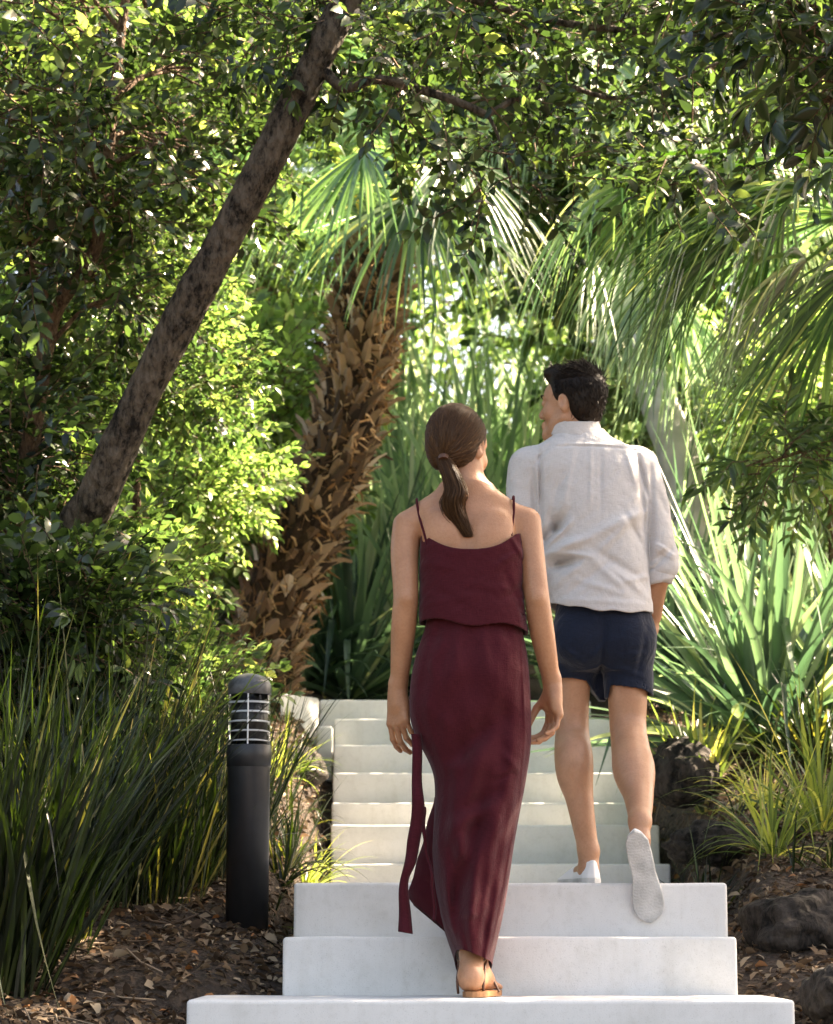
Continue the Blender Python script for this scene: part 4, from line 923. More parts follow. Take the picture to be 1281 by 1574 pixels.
# legs and feet
v.chain([W(750, 1085, .03), W(745, 1250, .07), W(727, 1400, .01)], [.072, .05, .046], .04)
ank = W(727, 1466, -.01); v.chain([W(727, 1400, .01), ank], [.047, .034], .02)
v.chain([W(700, 1085, .05), W(725, 1220, .33), W(722, 1330, .40), W(718, 1415, .46)], [.072, .056, .045, .034], .04)
zt = STEPS[0][1] + .022
heel = np.array([W(722, 1510)[0], YW - .09, zt + .028]); ball = heel + np.array([.045, .15, -.008])
v.chain([ank, heel + [0, .015, .02]], [.036, .033], .02); v.rc(heel, heel + [.005, .02, 0], .030, .029, .02); v.chain([ank + [.01, .03, -.02], ball], [.034, .026], .03); v.rc(heel, ball, .026, .024, .03)
for i, (o_, l_) in enumerate(((-.022, .07), (-.008, .068), (.005, .06), (.017, .052), (.028, .042))): v.rc(ball + [o_ * .9, .0, -.006], ball + [o_ * 1.25 + .012, l_ * .85, -.016], .014 if i == 0 else .011, .011 if i == 0 else .008, .006)
z2 = STEPS[1][1] + .02; h2 = np.array([W(708, 1440, .4)[0], YW + .45, z2 + .028]); v.chain([W(708, 1415, .46), h2], [.034, .03], .02); v.rc(h2, h2 + [0, .16, -.008], .03, .024, .02)
for i in range(5): v.rc(h2 + [-.02 + .011 * i, .15, -.014], h2 + [-.024 + .0125 * i, .205 - .006 * i, -.018], .011, .009, .005)
wb_ = v
body = v.mesh('body', [SKINW], wo, wroot, 2)

# camisole: shell with scooped back, straps
v = Vox([W(630, 900)[0], YW - .2, W(0, 985)[2]], [W(835, 900)[0], YW + .2, W(0, 770)[2]], .003)
rows = [wrow(775, 655, 795, .085), wrow(815, 647, 802, .113), wrow(850, 645, 804, .120), wrow(900, 645, 805, .121), wrow(940, 644, 808, .126), wrow(975, 644, 813, .13)]
v.prof(rows, .001, 2.5); ripple(v, .0011, 28, 30, 38, 1.0); ripple(v, .0006, 75, 50, 90, 2.0)
for a_, b_, am, wd in [((652, 870), (700, 885), .004, .012), ((760, 880), (803, 850), .006, .010), ((650, 935), (730, 925), .003, .012), ((770, 930), (808, 900), -.005, .012), ((700, 905), (780, 912), .0025, .014), ((783, 832), (806, 868), .006, .008), ((655, 900), (720, 948), -.003, .016), ((808, 960), (770, 880), -.004, .012)]:
    A = W(*a_); B = W(*b_); fold(v, (A[0], A[2]), (B[0], B[2]), am, wd, YW)
q = v.sl(v.lo, v.lo + v.n * v.h); x, y, z = v.xyz(q); c0 = W(722, 853); e0 = W(653, 832)[0]; e1 = W(792, 820)[0]; zt1 = W(0, 826)[2]
u = np.clip((x - e0) / (e1 - e0) * 2 - 1, -1.6, 1.6); scoop = c0[2] + (zt1 - c0[2]) * np.abs(u) ** 2.6 + np.where(np.abs(u) > 1, (1 - np.abs(u)) * .09, 0) + .0 * y
hem = W(0, 966)[2] + .008 * np.sin(x * 30) - .012 * (x - c0[0]) / .15
cut = np.maximum(z - scoop, hem - z)
inner = Vox(v.lo, v.lo + (v.n - 1) * v.h, v.h); inner.prof([(r_[0], r_[1], r_[2], r_[3] - .006, r_[4] - .006) for r_ in rows] + [(rows[-1][0] - .05, *rows[-1][1:3], rows[-1][3] - .006, rows[-1][4] - .006)], .001, 2.5)
inD = inner.D[:v.n[0], :v.n[1], :v.n[2]]; v.D = np.maximum(np.maximum(v.D, cut), np.where(z < hem + .05, -inD, -1)).astype(np.float32)
cami = v.mesh('camisole', [BURG], wo, wroot, 1)
for pts in ([(657, 838), (651, 815), (645, 795), (641, 772)], [(786, 824), (788, 805), (790, 787), (790, 768)]):
    L_ = []
    for px, py in pts:
        p = W(px, py); yb = wb_.back(p[0], p[2], YW - .03); p = P(px, py, yb); L_.append([p[0], yb - .002, p[2]])
    p = L_[-1]; L_ += [[p[0], p[1] + .03, p[2] + .014], [p[0], YW + .04, p[2] - .0], [p[0], YW + .09, p[2] - .05], [p[0], YW + .108, p[2] - .11]]
    mb = MB(); tube(mb, spline(L_, 26), .0042, 6); mb.build('strap', [BURG], wo, origin=wroot)

# skirt: one draped sheet, open at the hem
rowsk = [(946, 657, 798, .095, 0), (962, 654, 802, .102, 0), (975, 651, 804, .112, 0), (1000, 641, 810, .128, 0), (1040, 632, 814, .137, -.005), (1080, 629, 816, .137, 0), (1110, 631, 817, .132, .01), (1135, 640, 817, .135, .02), (1160, 654, 815, .14, .03), (1185, 666, 811, .15, .04), (1210, 669, 807, .155, .05), (1250, 668, 799, .165, .055), (1300, 664, 790, .175, .06), (1350, 667, 783, .18, .07), (1400, 675, 775, .18, .07), (1440, 685, 766, .18, .07), (1484, 700, 756, .175, .07)]
A = np.array(rowsk, float); nz_, nth = 240, 260; pyv = np.linspace(946, 1484, nz_); K = [np.interp(pyv, A[:, 0], A[:, j]) for j in range(1, 5)]
K = [np.convolve(np.pad(k_, 6, 'edge'), np.ones(13) / 13, 'valid') for k_ in K]
th = np.linspace(0, 2 * np.pi, nth, endpoint=False); V = np.zeros((nz_, nth, 3))
def seg2(px, py, a, b):
    ax, ay = a; bx_, by = b; L = (bx_ - ax) ** 2 + (by - ay) ** 2; t = np.clip(((px - ax) * (bx_ - ax) + (py - ay) * (by - ay)) / L, 0, 1)
    return np.hypot(px - ax - t * (bx_ - ax), py - ay - t * (by - ay)), t
FO = [((800, 985), (806, 1135), .009, 2.2), ((806, 1135), (797, 1240), .009, 2.2), ((797, 1240), (772, 1370), .009, 2.2), ((772, 1370), (752, 1478), .009, 2.2), ((655, 985), (672, 1060), .004, 7), ((700, 985), (705, 1050), .003, 8), ((745, 985), (750, 1060), .004, 8), ((780, 985), (778, 1060), .004, 7), ((640, 1080), (700, 1130), .005, 12), ((660, 1190), (720, 1180), .006, 10), ((690, 1200), (760, 1130), .006, 12), ((700, 1420), (760, 1390), .004, 7), ((672, 1380), (730, 1410), .004, 7),
      ((790, 1090), (688, 1185), -.016, 20), ((760, 1120), (690, 1280), .012, 16), ((812, 1110), (740, 1330), .010, 20), ((752, 1210), (700, 1400), -.014, 14), ((672, 1250), (720, 1330), .016, 16), ((690, 1255), (780, 1215), -.007, 12),
      ((735, 1290), (715, 1460), .012, 10), ((705, 1330), (700, 1440), -.010, 8), ((762, 1300), (738, 1470), -.010, 9), ((752, 1340), (728, 1480), .008, 8), ((665, 1220), (690, 1300), -.012, 12), ((768, 1160), (800, 1195), .006, 7), ((760, 1205), (795, 1190), -.005, 5), ((700, 1000), (690, 1080), .004, 22), ((765, 1000), (772, 1085), .006, 24), ((728, 1010), (724, 1100), -.006, 12), ((650, 980), (700, 990), -.002, 6),
      ((690, 1280), (760, 1240), .008, 10), ((680, 1300), (690, 1400), .008, 9), ((806, 990), (812, 1120), -.006, 5), ((808, 1140), (770, 1350), -.005, 5)]
for i in range(nz_):
    py = pyv[i]; xl, xr, b, dy = [k_[i] for k_ in K]; t = i / (nz_ - 1)
    l = W(xl, py, dy); r_ = W(xr, py, dy); a = (r_[0] - l[0]) / 2; cx = (l[0] + r_[0]) / 2
    ex = 2.2; cs, sn = np.cos(th), np.sin(th)
    X = np.sign(cs) * np.abs(cs) ** (2 / ex) * a; Y = np.sign(sn) * np.abs(sn) ** (2 / ex) * b
    pxs = xl + (xr - xl) * (X / a * .5 + .5); dsp = np.zeros(nth)
    for fa, fb_, am, wd in FO:
        dd, tt = seg2(pxs, py, fa, fb_); dsp += (am if wd > 3 else am * .5) * np.exp(-(dd / wd) ** 2) * np.sin(np.pi * np.clip(tt * .8 + .1, 0, 1))
    dsp *= (sn < .1)
    dsp += .0035 * t * np.sin(th * 9 + 3 * np.sin(t * 5)) + .0012 * np.sin(th * 17 + t * 40 * .3) + .0012 * np.sin(pyv[i] * .09 + 3 * np.sin(th * 3)) 
    flat = W(0, py, dy)[2] + .012 * np.sin(th * 2 + 1) * max(0, t - .9) * 10 + (.045 * (-sn) - .012 * cs) * max(0, (t - .86) / .14)
    V[i, :, 0] = cx + X * (1 + dsp * .25 / .1 * 0); V[i, :, 1] = YW + dy + Y - dsp * np.maximum(-sn, 0) * 2.0; V[i, :, 2] = flat
idx = np.arange(nz_ * nth).reshape(nz_, nth); F = np.stack([idx[:-1], idx[1:], np.roll(idx[1:], -1, 1), np.roll(idx[:-1], -1, 1)], -1).reshape(-1, 4)
Vi = V.copy(); cen = V.mean(axis=1, keepdims=True); dv = Vi - cen; dv[..., 2] = 0; Vi = Vi - dv / (np.linalg.norm(dv, axis=-1, keepdims=True) + 1e-9) * .0025
mb = MB(); N_ = nz_ * nth; VV = np.concatenate([V.reshape(-1, 3), Vi.reshape(-1, 3)])
e1_, e2_ = idx[-1], np.roll(idx[-1], -1); F2 = np.stack([e1_, e1_ + N_, e2_ + N_, e2_], 1); e1t, e2t = idx[0], np.roll(idx[0], -1); F3 = np.stack([e1t, e2t, e2t + N_, e1t + N_], 1)
BURGT = BURG.copy(); BURGT.name = 'burgundy_linen_thin'; t_ = BURGT.node_tree; bsd = t_.nodes['Principled BSDF']; tr = t_.nodes.new('ShaderNodeBsdfTranslucent'); tr.inputs[0].default_value = (.42, .05, .06, 1); ms = t_.nodes.new('ShaderNodeMixShader'); ms.inputs[0].default_value = .22
t_.links.new(bsd.outputs[0], ms.inputs[1]); t_.links.new(tr.outputs[0], ms.inputs[2]); t_.links.new(ms.outputs[0], t_.nodes['Material Output'].inputs[0])
mb.add(VV, np.concatenate([F[:, ::-1], F + N_, F2, F3])); skirt = mb.build('skirt', [BURG], wo, origin=wroot)
def ribbon(name, pl, pr, mats, parent, n=40, th_=.003, curl=.01):
    L_ = spline(pl, n); R_ = spline(pr, n); m = (L_ + R_) / 2 + np.array([0, -curl, 0]); rows = np.stack([L_, (L_ + m) / 2 + [0, -curl * .3, 0], m, (R_ + m) / 2 + [0, -curl * .3, 0], R_], 1)
    rows = rows + np.array([0, 1, 0]) * (.007 * np.sin(np.arange(n) * .42) + .004 * np.sin(np.arange(n) * .9 + 1))[:, None, None] + np.array([1, 0, 0]) * (.0018 * np.sin(np.arange(n) * .6))[:, None, None]
    k = rows.shape[1]; nd = np.array([0, th_, 0]); V = np.concatenate([rows.reshape(-1, 3), (rows + nd).reshape(-1, 3)]); id_ = np.arange(n * k).reshape(n, k)
    F = np.stack([id_[:-1, :-1], id_[:-1, 1:], id_[1:, 1:], id_[1:, :-1]], -1).reshape(-1, 4); Nn = n * k; F = np.concatenate([F, F[:, ::-1] + Nn])
    ed = []
    for c in (0, k - 1):
        a, b = id_[:-1, c], id_[1:, c]; e = np.stack([a, b, b + Nn, a + Nn], 1); ed.append(e if c == 0 else e[:, ::-1])
    for r0 in (0, n - 1):
        a, b = id_[r0, :-1], id_[r0, 1:]; e = np.stack([a, a + Nn, b + Nn, b], 1); ed.append(e if r0 == 0 else e[:, ::-1])
    mb = MB(); mb.add(V, np.concatenate([F] + ed)); return mb.build(name, mats, parent, origin=wroot)
g = lambda l, dy: [W(x, y, d if isinstance(dy, str) else dy) for x, y, *d_ in l for d in [d_[0] if d_ else 0]]
ribbon('skirt_flap', g([(668, 1225, .06), (655, 1275, .07), (640, 1330, .09), (628, 1375, .1), (637, 1392, .1)], 's'), g([(690, 1235, .02), (690, 1300, .02), (690, 1370, .03), (694, 1430, .04), (694, 1440, .06)], 's'), [BURGT], wo, curl=.02)
ribbon('belt_tie', g([(632, 1128, -.06), (634, 1200, -.06), (630, 1270, -.06), (622, 1320, -.06), (613, 1375, -.06), (613, 1432, -.06)], 's'), g([(648, 1128, -.05), (650, 1200, -.05), (652, 1262, -.05), (640, 1322, -.05), (628, 1365, -.05), (636, 1436, -.05)], 's'), [BURG], wo, curl=.012)
ribbon('belt_tie', g([(646, 1240, -.04), (650, 1290, -.04), (662, 1350, -.06), (666, 1415, -.06)], 's'), g([(655, 1240, -.035), (656, 1290, -.035), (667, 1350, -.055), (671, 1415, -.055)], 's'), [BURG], wo, curl=.004)
# sandal
def sole(name, heel, toe, zb_, th_, w0, w1, mat, parent, origin):
    n = 24; t = np.linspace(0, 1, n); ax_ = (toe - heel); ax_[2] = 0; L = np.linalg.norm(ax_); ax_ /= L; sd_ = np.array([ax_[1], -ax_[0], 0]); wv = np.interp(t, [0, .06, .2, .45, .7, .88, .97, 1], [.3 * w0, .8 * w0, w0, w0 * .85, w1, w1 * .85, w1 * .5, w1 * .2])
    c = heel[None] + ax_ * (t * L)[:, None]; bm = bmesh.new(); top = []
    for zz_ in (zb_, zb_ + th_):
        top.append([bm.verts.new(Vector([*(c[i] + sd_ * wv[i])[:2], zz_])) for i in range(n)] + [bm.verts.new(Vector([*(c[i] - sd_ * wv[i])[:2], zz_])) for i in range(n - 1, -1, -1)])
    bm.faces.new(top[0]); bm.faces.new(top[1][::-1]); m_ = len(top[0])
    for i in range(m_): bm.faces.new([top[0][i], top[1][i], top[1][(i + 1) % m_], top[0][(i + 1) % m_]])
    bmesh.ops.recalc_face_normals(bm, faces=bm.faces); bmesh.ops.translate(bm, verts=bm.verts, vec=-Vector(origin))
    me = bpy.data.meshes.new(name); bm.to_mesh(me); bm.free(); me.materials.append(mat); return link(name, me, parent)
def sandal(heel, toe, zb_, an):
    s_ = sole('sandal', heel, toe, zb_, .016, .031, .041, TAN, wo, wroot); mb = MB(); a = np.linspace(0, 2 * np.pi, 22)
    h = heel + np.array([.006, .045, 0]); loop = lambda c, rx, ry, z, tilt: [[c[0] + rx * math.cos(q), c[1] + ry * math.sin(q), z + tilt * math.cos(q) * rx + .3 * ry * math.sin(q)] for q in a]
    tube(mb, loop(an + np.array([0, 0, 0]), .041, .043, an[2] - .005, .3), .0042, 6, caps=False)
    mb.build('ankle_strap', [BROWNL], s_, origin=wroot); mb = MB(); tube(mb, spline([[h[0] - .036, h[1], zb_ + .01], [h[0] - .039, h[1] - .008, zb_ + .05], [an[0] - .038, an[1], an[2] - .012]], 10), .004, 6)
    mb.build('side_strap', [BROWNL], s_, origin=wroot); mb = MB(); tube(mb, spline([[h[0] + .036, h[1] + .01, zb_ + .01], [h[0] + .036, h[1], zb_ + .04], [an[0] + .038, an[1], an[2] - .002]], 10), .004, 6)
    mb.build('side_strap', [BROWNL], s_, origin=wroot); mb = MB(); ba_ = heel + (toe - heel) * .62; tube(mb, spline([[ba_[0] - .038, ba_[1], zb_ + .012], [ba_[0] - .02, ba_[1] + .01, zb_ + .05], [ba_[0] + .02, ba_[1] + .01, zb_ + .048], [ba_[0] + .042, ba_[1], zb_ + .012]], 12), .004, 6)
    mb.build('toe_strap', [BROWNL], s_, origin=wroot)
sandal(heel + np.array([-.004, -.04, 0]), ball + np.array([.028, .075, 0]), STEPS[0][1] + .002, ank + np.array([0, 0, -.012]))
sandal(h2 + np.array([-.0, -.035, 0]), h2 + np.array([0, .225, 0]), STEPS[1][1] + .002, h2 + np.array([0, 0, .06]))

# hair: cap plus combed strands gathered into a ponytail
v = Vox(HC - .15, HC + .15, .0035)
L = lambda *p: HC + HR @ np.array(p)
v.ell(L(0, -.018, .036), [.083, .104, .096], HR, .001); v.ell(L(0, -.045, -.015), [.07, .065, .075], HR, .03); v.ell(L(0, .085, -.035), [.075, .075, .085], HR, .01, 's'); v.ell(L(0, .0, -.13), [.1, .1, .06], HR, .02, 's')
v.rc(L(-.06, .06, -.1), L(.06, .06, -.1), .05, k=.01, op='s')
tie = L(.008, -.1, -.055); hr = v.mesh('hair', [HAIRW], wo, wroot, 2)
mb = MB(); co = L(0, -.02, .02); td = tie - co; td /= np.linalg.norm(td)
for i in range(5200):
    q = rng.normal(size=3); q /= np.linalg.norm(q); lq = HR.T @ q
    if lq[1] > .62 or lq[2] < -.75 or (lq[1] > .25 and lq[2] < .05): continue
    om = math.acos(np.clip(q.dot(td), -1, 1))
    if om < .2 or om > 2.5: continue
    pts = []; off = rng.uniform(.0, .0022)
    for t in np.linspace(0, 1, 12):
        s_ = (math.sin((1 - t) * om) * q + math.sin(t * om) * td) / math.sin(om); s_ /= np.linalg.norm(s_); pts.append(co + s_ * (v.surf(co, s_) + off - .0006))
    pts[-1] = tie + rng.normal(0, .004, 3)
    tube(mb, pts, [.0004] + [.0009] * 10 + [.0007], 3, 0, float(np.clip(rng.normal(.5, .15), 0, 1)), caps=False)
mb.build('hair_strands', [HAIRW], hr, origin=wroot)
mb = MB(); tw_ = []
cp = [tie + [0, -.008, 0], P(700, 750, tie[1] - .022), P(696, 775, tie[1] - .02), P(706, 802, tie[1] - .012), P(722, 826, tie[1] - .01)]
cs_ = spline(cp, 16)
for i in range(1300):
    a = rng.uniform(0, 6.28); rr = math.sqrt(rng.random()) * (1 + .35 * (rng.random() < .12)); ph = rng.uniform(0, 6); n1_ = rng.normal(0, 1, 3); k_ = rng.uniform(.8, 1.05); pts = []
    for j in range(16):
        t = j / 15; wd = np.interp(t, [0, .15, .45, .75, 1], [.011, .022, .030, .026, .010]); f = cs_[0] + 0; c = cs_[j] if k_ >= 1 else cs_[int(j * k_)]
        pts.append(c + np.array([math.cos(a) * rr * wd + .005 * t * math.sin(t * 8 + ph), math.sin(a) * rr * wd * .7, 0]) + np.array([n1_[0] * math.sin(t * 5 + n1_[2]), n1_[1] * math.cos(t * 4 + n1_[2]), 0]) * .004 * t)
    tube(mb, pts, np.interp(np.linspace(0, 1, 16), [0, .5, 1], [.0011, .0011, .0004]), 3, 0, float(np.clip(rng.normal(.5, .14), 0, 1)), caps=False)
mb.build('ponytail', [HAIRW], hr, origin=wroot)
mb = MB(); tube(mb, [tie + [0, -.012, .004], tie + [0, -.018, -.008]], .0155, 12); mb.build('hair_tie', [BROWNL], hr, origin=wroot)

# ================================================================ the man
YM = 8.05
def Q(px, py, dy=0): return P(px, py, YM + dy)
def mrow(py, xl, xr, b, dy=0): a = Q(xl, py, dy); c = Q(xr, py, dy); return (a[2], (a[0] + c[0]) / 2, YM + dy, (c[0] - a[0]) / 2, b)
zC = STEPS[2][1]; mroot = Q(897, 1357); mroot[2] = zC
mo = thing('person', 'man in loose pale grey linen shirt, navy shorts and white shoes, looking left', 'person', loc=tuple(mroot))
v = Vox([Q(780, 700)[0] - .02, YM - .62, zC - .14], [Q(1045, 700)[0] + .02, YM + .4, Q(0, 550)[2] + .02], .004)
HRm = rotz(R(60)) @ rotx(R(2)); HCm = Q(879, 622, .0)
head(v, HCm, HRm, 1.04)
v.chain([Q(884, 640, -.01), Q(888, 690, -.01)], [.057, .064], .03)
v.prof([mrow(672, 862, 920, .06), mrow(690, 830, 965, .08), mrow(712, 815, 985, .1), mrow(780, 845, 980, .095), mrow(880, 860, 985, .095), mrow(960, 860, 995, .115), mrow(985, 872, 985, .08)], .04)
mArmR = [Q(985, 712), Q(1002, 790, -.01), Q(1014, 872, -.01), Q(1008, 905, .03), Q(1004, 945, .08)]
v.chain(mArmR, [.048, .042, .038, .037, .030], .03)
v.chain([Q(812, 718), Q(806, 790, .0), Q(813, 872, -.0), Q(828, 950, .04)], [.046, .04, .037, .03], .03)
hand(v, Q(1002, 952, .09), Q(1000, 1020, .12) - Q(1002, 952, .09), np.array([-1, .1, 0.]), 1.05, -1, (.8, .8, .8, .8)); hand(v, Q(830, 955, .05), Q(834, 1010, .08) - Q(830, 955, .05), np.array([1, .1, 0.]), 1.05, 1, (.8, .8, .8, .8))
# standing leg (left, forward) and trailing leg with the sole towards the camera
fz = zC + .03
aL = Q(905, 1308, -.0); v.chain([Q(887, 990, .02), Q(881, 1060, .05), Q(880, 1118, .06), Q(882, 1165, .03), Q(893, 1240, .0), aL], [.068, .058, .056, .062, .044, .034], .04)
v.ell(Q(882, 1172, -.012), [.046, .045, .085], roty(.12), .05)
aR = Q(984, 1262, -.40); v.chain([Q(965, 990), Q(965, 1062, .0), Q(966, 1122, -.01), Q(974, 1180, -.14), Q(982, 1225, -.27), aR], [.072, .067, .061, .065, .048, .035], .04)
v.ell(Q(974, 1180, -.17), [.048, .045, .085], rotx(-.9), .05)
v.rc(aL, [aL[0] + .0, YM + .0, zC + .05], .033, .032, .02); v.rc([aL[0] + .0, YM - .01, zC + .055], [aL[0] - .03, YM + .12, zC + .045], .03, .024, .02)
mbdy = v; v.rc(aR, Q(984, 1290, -.42), .033, .03, .02); v.rc(Q(984, 1290, -.42), Q(996, 1370, -.37), .028, .022, .02)
v.mesh('body', [SKINM], mo, mroot, 2)

# shirt
lo = [Q(775, 700)[0] - .02, YM - .24, Q(0, 975)[2]]; hi = [Q(1045, 700)[0] + .03, YM + .24, Q(0, 630)[2]]
v = Vox(lo, hi, .0033)
srow = [mrow(664, 858, 924, .072), mrow(680, 838, 950, .092), mrow(694, 812, 978, .112), mrow(720, 800, 996, .13), mrow(780, 818, 998, .145), mrow(850, 834, 998, .148), mrow(900, 842, 1000, .15), mrow(958, 846, 1004, .158), mrow(990, 846, 1005, .158)]
v.prof(srow, .01, 2.35)
v.chain([Q(982, 716), Q(1003, 790, -.01), Q(1017, 868, -.01)], [.068, .062, .057], .025); v.chain([Q(812, 716), Q(805, 790, -.01), Q(814, 872, -.02)], [.066, .06, .056], .025)
cr = Q(1016, 882, 0); v.rc(Q(1018, 872, -.005), Q(1014, 889, .01), .050, .044, .008); v.rc(Q(1018, 858, -.005), Q(1018, 862, -.003), .058, .056, .012)
# collar
cc = Q(886, 655, -.005)
ripple(v, .0026, 18, 20, 13, .7); ripple(v, .0010, 50, 50, 36, 2.2); ripple(v, .0004, 120, 60, 110, 3.2)
FM = [((846, 800), (862, 828), -.016, .019), ((850, 868), (884, 874), -.015, .015), ((838, 846), (876, 812), .011, .009), ((842, 857), (905, 866), .010, .009), ((828, 700), (830, 800), -.010, .006), ((978, 705), (996, 780), -.009, .007), ((996, 780), (998, 890), -.010, .008), ((1002, 840), (1034, 858), .008, .007), ((1000, 868), (1030, 846), -.008, .009), ((905, 870), (960, 920), .006, .014), ((950, 905), (998, 890), .005, .012),
      ((838, 858), (900, 838), .016, .016), ((900, 838), (985, 795), .011, .018), ((842, 878), (880, 868), -.016, .018), ((835, 838), (868, 800), -.014, .018), ((845, 800), (860, 740), -.006, .014), ((850, 905), (900, 870), .007, .014), ((880, 900), (960, 925), .005, .012),
      ((920, 700), (918, 800), -.004, .008), ((905, 700), (903, 790), .004, .008), ((880, 700), (862, 790), .003, .01), ((980, 720), (992, 850), -.007, .010), ((992, 860), (950, 790), -.006, .014), ((985, 900), (900, 850), -.006, .014), ((1000, 930), (930, 880), .004, .012),
      ((860, 930), (990, 938), .003, .01), ((820, 720), (845, 690), -.005, .01), ((975, 800), (915, 860), .007, .012), ((935, 870), (870, 920), -.006, .014), ((955, 690), (975, 760), .004, .01), ((998, 720), (1002, 860), -.008, .009), ((1030, 850), (1000, 880), -.008, .008), ((1000, 845), (1030, 862), .006, .007), ((1010, 760), (1024, 800), -.004, .01), ((848, 960), (1003, 958), .002, .006), ((818, 730), (826, 870), -.008, .009)]
for a_, b_, am, wd in FM:
    A = Q(*a_); B = Q(*b_); fold(v, (A[0], A[2]), (B[0], B[2]), am * 1.35, wd, YM + .02)
A = Q(852, 691); B = Q(988, 694); fold(v, (A[0], A[2]), (B[0], B[2]), .0035, .004, YM); A = Q(852, 695); B = Q(988, 698); fold(v, (A[0], A[2]), (B[0], B[2]), -.004, .004, YM)
q = v.sl(v.lo, v.lo + v.n * v.h); x, y, z = v.xyz(q)
xc = Q(925, 950)[0]; hz = Q(0, 948)[2] + .022 * ((x - xc) / .17) ** 2 * 1.0 - .016 * (x - xc) / .17 + .003 * np.sin(x * 60)
arm = (x > Q(1001, 900)[0] + .003); cut = np.where(arm, Q(0, 897)[2] - z, hz - z)
inn = Vox(v.lo, v.lo + (v.n - 1) * v.h, v.h); inn.prof([(a[0], a[1], a[2], a[3] - .008, a[4] - .008) for a in srow] + [(srow[-1][0] - .04, *srow[-1][1:3], srow[-1][3] - .008, srow[-1][4] - .008)], .001, 2.35)
inn.rc(Q(1015, 875, 0), Q(1012, 915, .01), .042, k=.001); iD = inn.D[:v.n[0], :v.n[1], :v.n[2]]
v.D = np.maximum(np.maximum(v.D, cut), np.where(z < hz + .025, -iD, -1)).astype(np.float32)
shirt = v.mesh('shirt', [LINEN], mo, mroot, 1)
# collar band, folded
v = Vox(cc - [.11, .11, .05], cc + [.11, .12, .06], .003); CT = rotx(.25)
def tor(x, y, z):
    X = x - cc[0]; Y = y - cc[1]; Z = z - cc[2] - Y * .28; r_ = np.sqrt((X / .080) ** 2 + (Y / .076) ** 2); g0 = np.abs(r_ - (1 - Z * 1.8)) * .08 - .0028
    return np.maximum(g0, np.maximum(Z - .022, -.03 - Z))
v.put(tor, cc - [.1, .1, .04], cc + [.1, .11, .05], .002); v.mesh('collar', [LINEN], mo, mroot, 2)
# cuff roll
mb = MB(); c1 = Q(1015, 889, .0); a = np.linspace(0, 2 * np.pi, 40, endpoint=False); rows = []
for rr, zz in ((.043, -.012), (.052, -.018), (.0555, -.006), (.0575, .012), (.0575, .026), (.055, .034), (.046, .03)):
    rows.append(np.stack([c1[0] + rr * np.cos(a) * 1.0 * (1 + .05 * np.sin(3 * a + zz * 60)), c1[1] + rr * np.sin(a), c1[2] + zz + .004 * np.sin(2 * a + 1) + .10 * rr * np.cos(a) * 3], 1))
V = np.concatenate(rows); F = np.concatenate([np.stack([i * 40 + np.arange(40), i * 40 + (np.arange(40) + 1) % 40, (i + 1) * 40 + (np.arange(40) + 1) % 40, (i + 1) * 40 + np.arange(40)], 1) for i in range(6)])
mb.add(V, F); mb.build('cuff', [LINEN], mo, origin=mroot)

# shorts
v = Vox([Q(835, 1000)[0], YM - .22, Q(0, 1085)[2]], [Q(1015, 1000)[0], YM + .24, Q(0, 925)[2]], .0032)
v.prof([mrow(930, 856, 1000, .125), mrow(960, 852, 1003, .132), mrow(990, 852, 1003, .13), mrow(1012, 862, 996, .11), mrow(1028, 885, 975, .07)], .001, 2.3)
v.chain([Q(893, 985), Q(880, 1035, .045), Q(879, 1080, .05)], [.095, .084, .083], .035); v.chain([Q(962, 985), Q(966, 1040, .0), Q(968, 1090, -.005)], [.10, .084, .083], .035)
v.rc(Q(916, 1015, .03), Q(922, 1085, .09), .035, .03, .02); v.ell(Q(890, 985, -.07), [.075, .06, .08], None, .05); v.ell(Q(962, 985, -.07), [.075, .06, .08], None, .05)
ripple(v, .0016, 32, 25, 26, .3)
for a_, b_, am, wd in [((925, 960), (922, 1050), -.010, .012), ((860, 1000), (900, 1030), .005, .01), ((940, 1030), (990, 1045), .005, .01), ((990, 970), (975, 1050), -.005, .01), ((905, 1020), (930, 990), .006, .01), ((950, 1010), (998, 1000), -.004, .01)]:
    A = Q(*a_); B = Q(*b_); fold(v, (A[0], A[2]), (B[0], B[2]), am, wd, YM + .02)
q = v.sl(v.lo, v.lo + v.n * v.h); x, y, z = v.xyz(q)
xs_ = np.array([Q(p, 1050)[0] for p in (846, 880, 903, 910, 924, 934, 937, 985, 1004)]); zs_ = np.array([Q(0, p)[2] for p in (1042, 1044, 1048, 1058, 1074, 1074, 1056, 1063, 1071)])
hz = np.interp(x, xs_, zs_) - .015 * (y - YM) / .1 * 0
inn = Vox(v.lo, v.lo + (v.n - 1) * v.h, v.h); inn.chain([Q(883, 1020, .045), Q(881, 1095, .05)], [.073, .072], .001); inn.chain([Q(966, 1030, .0), Q(968, 1105, -.005)], [.077, .076], .001); iD = inn.D[:v.n[0], :v.n[1], :v.n[2]]
v.D = np.maximum(np.maximum(v.D, hz - z), np.where((z < hz + .02) & ((x < Q(900, 1050)[0]) | (x > Q(938, 1050)[0])), -iD, -1)).astype(np.float32)
v.mesh('shorts', [NAVY], mo, mroot, 1)

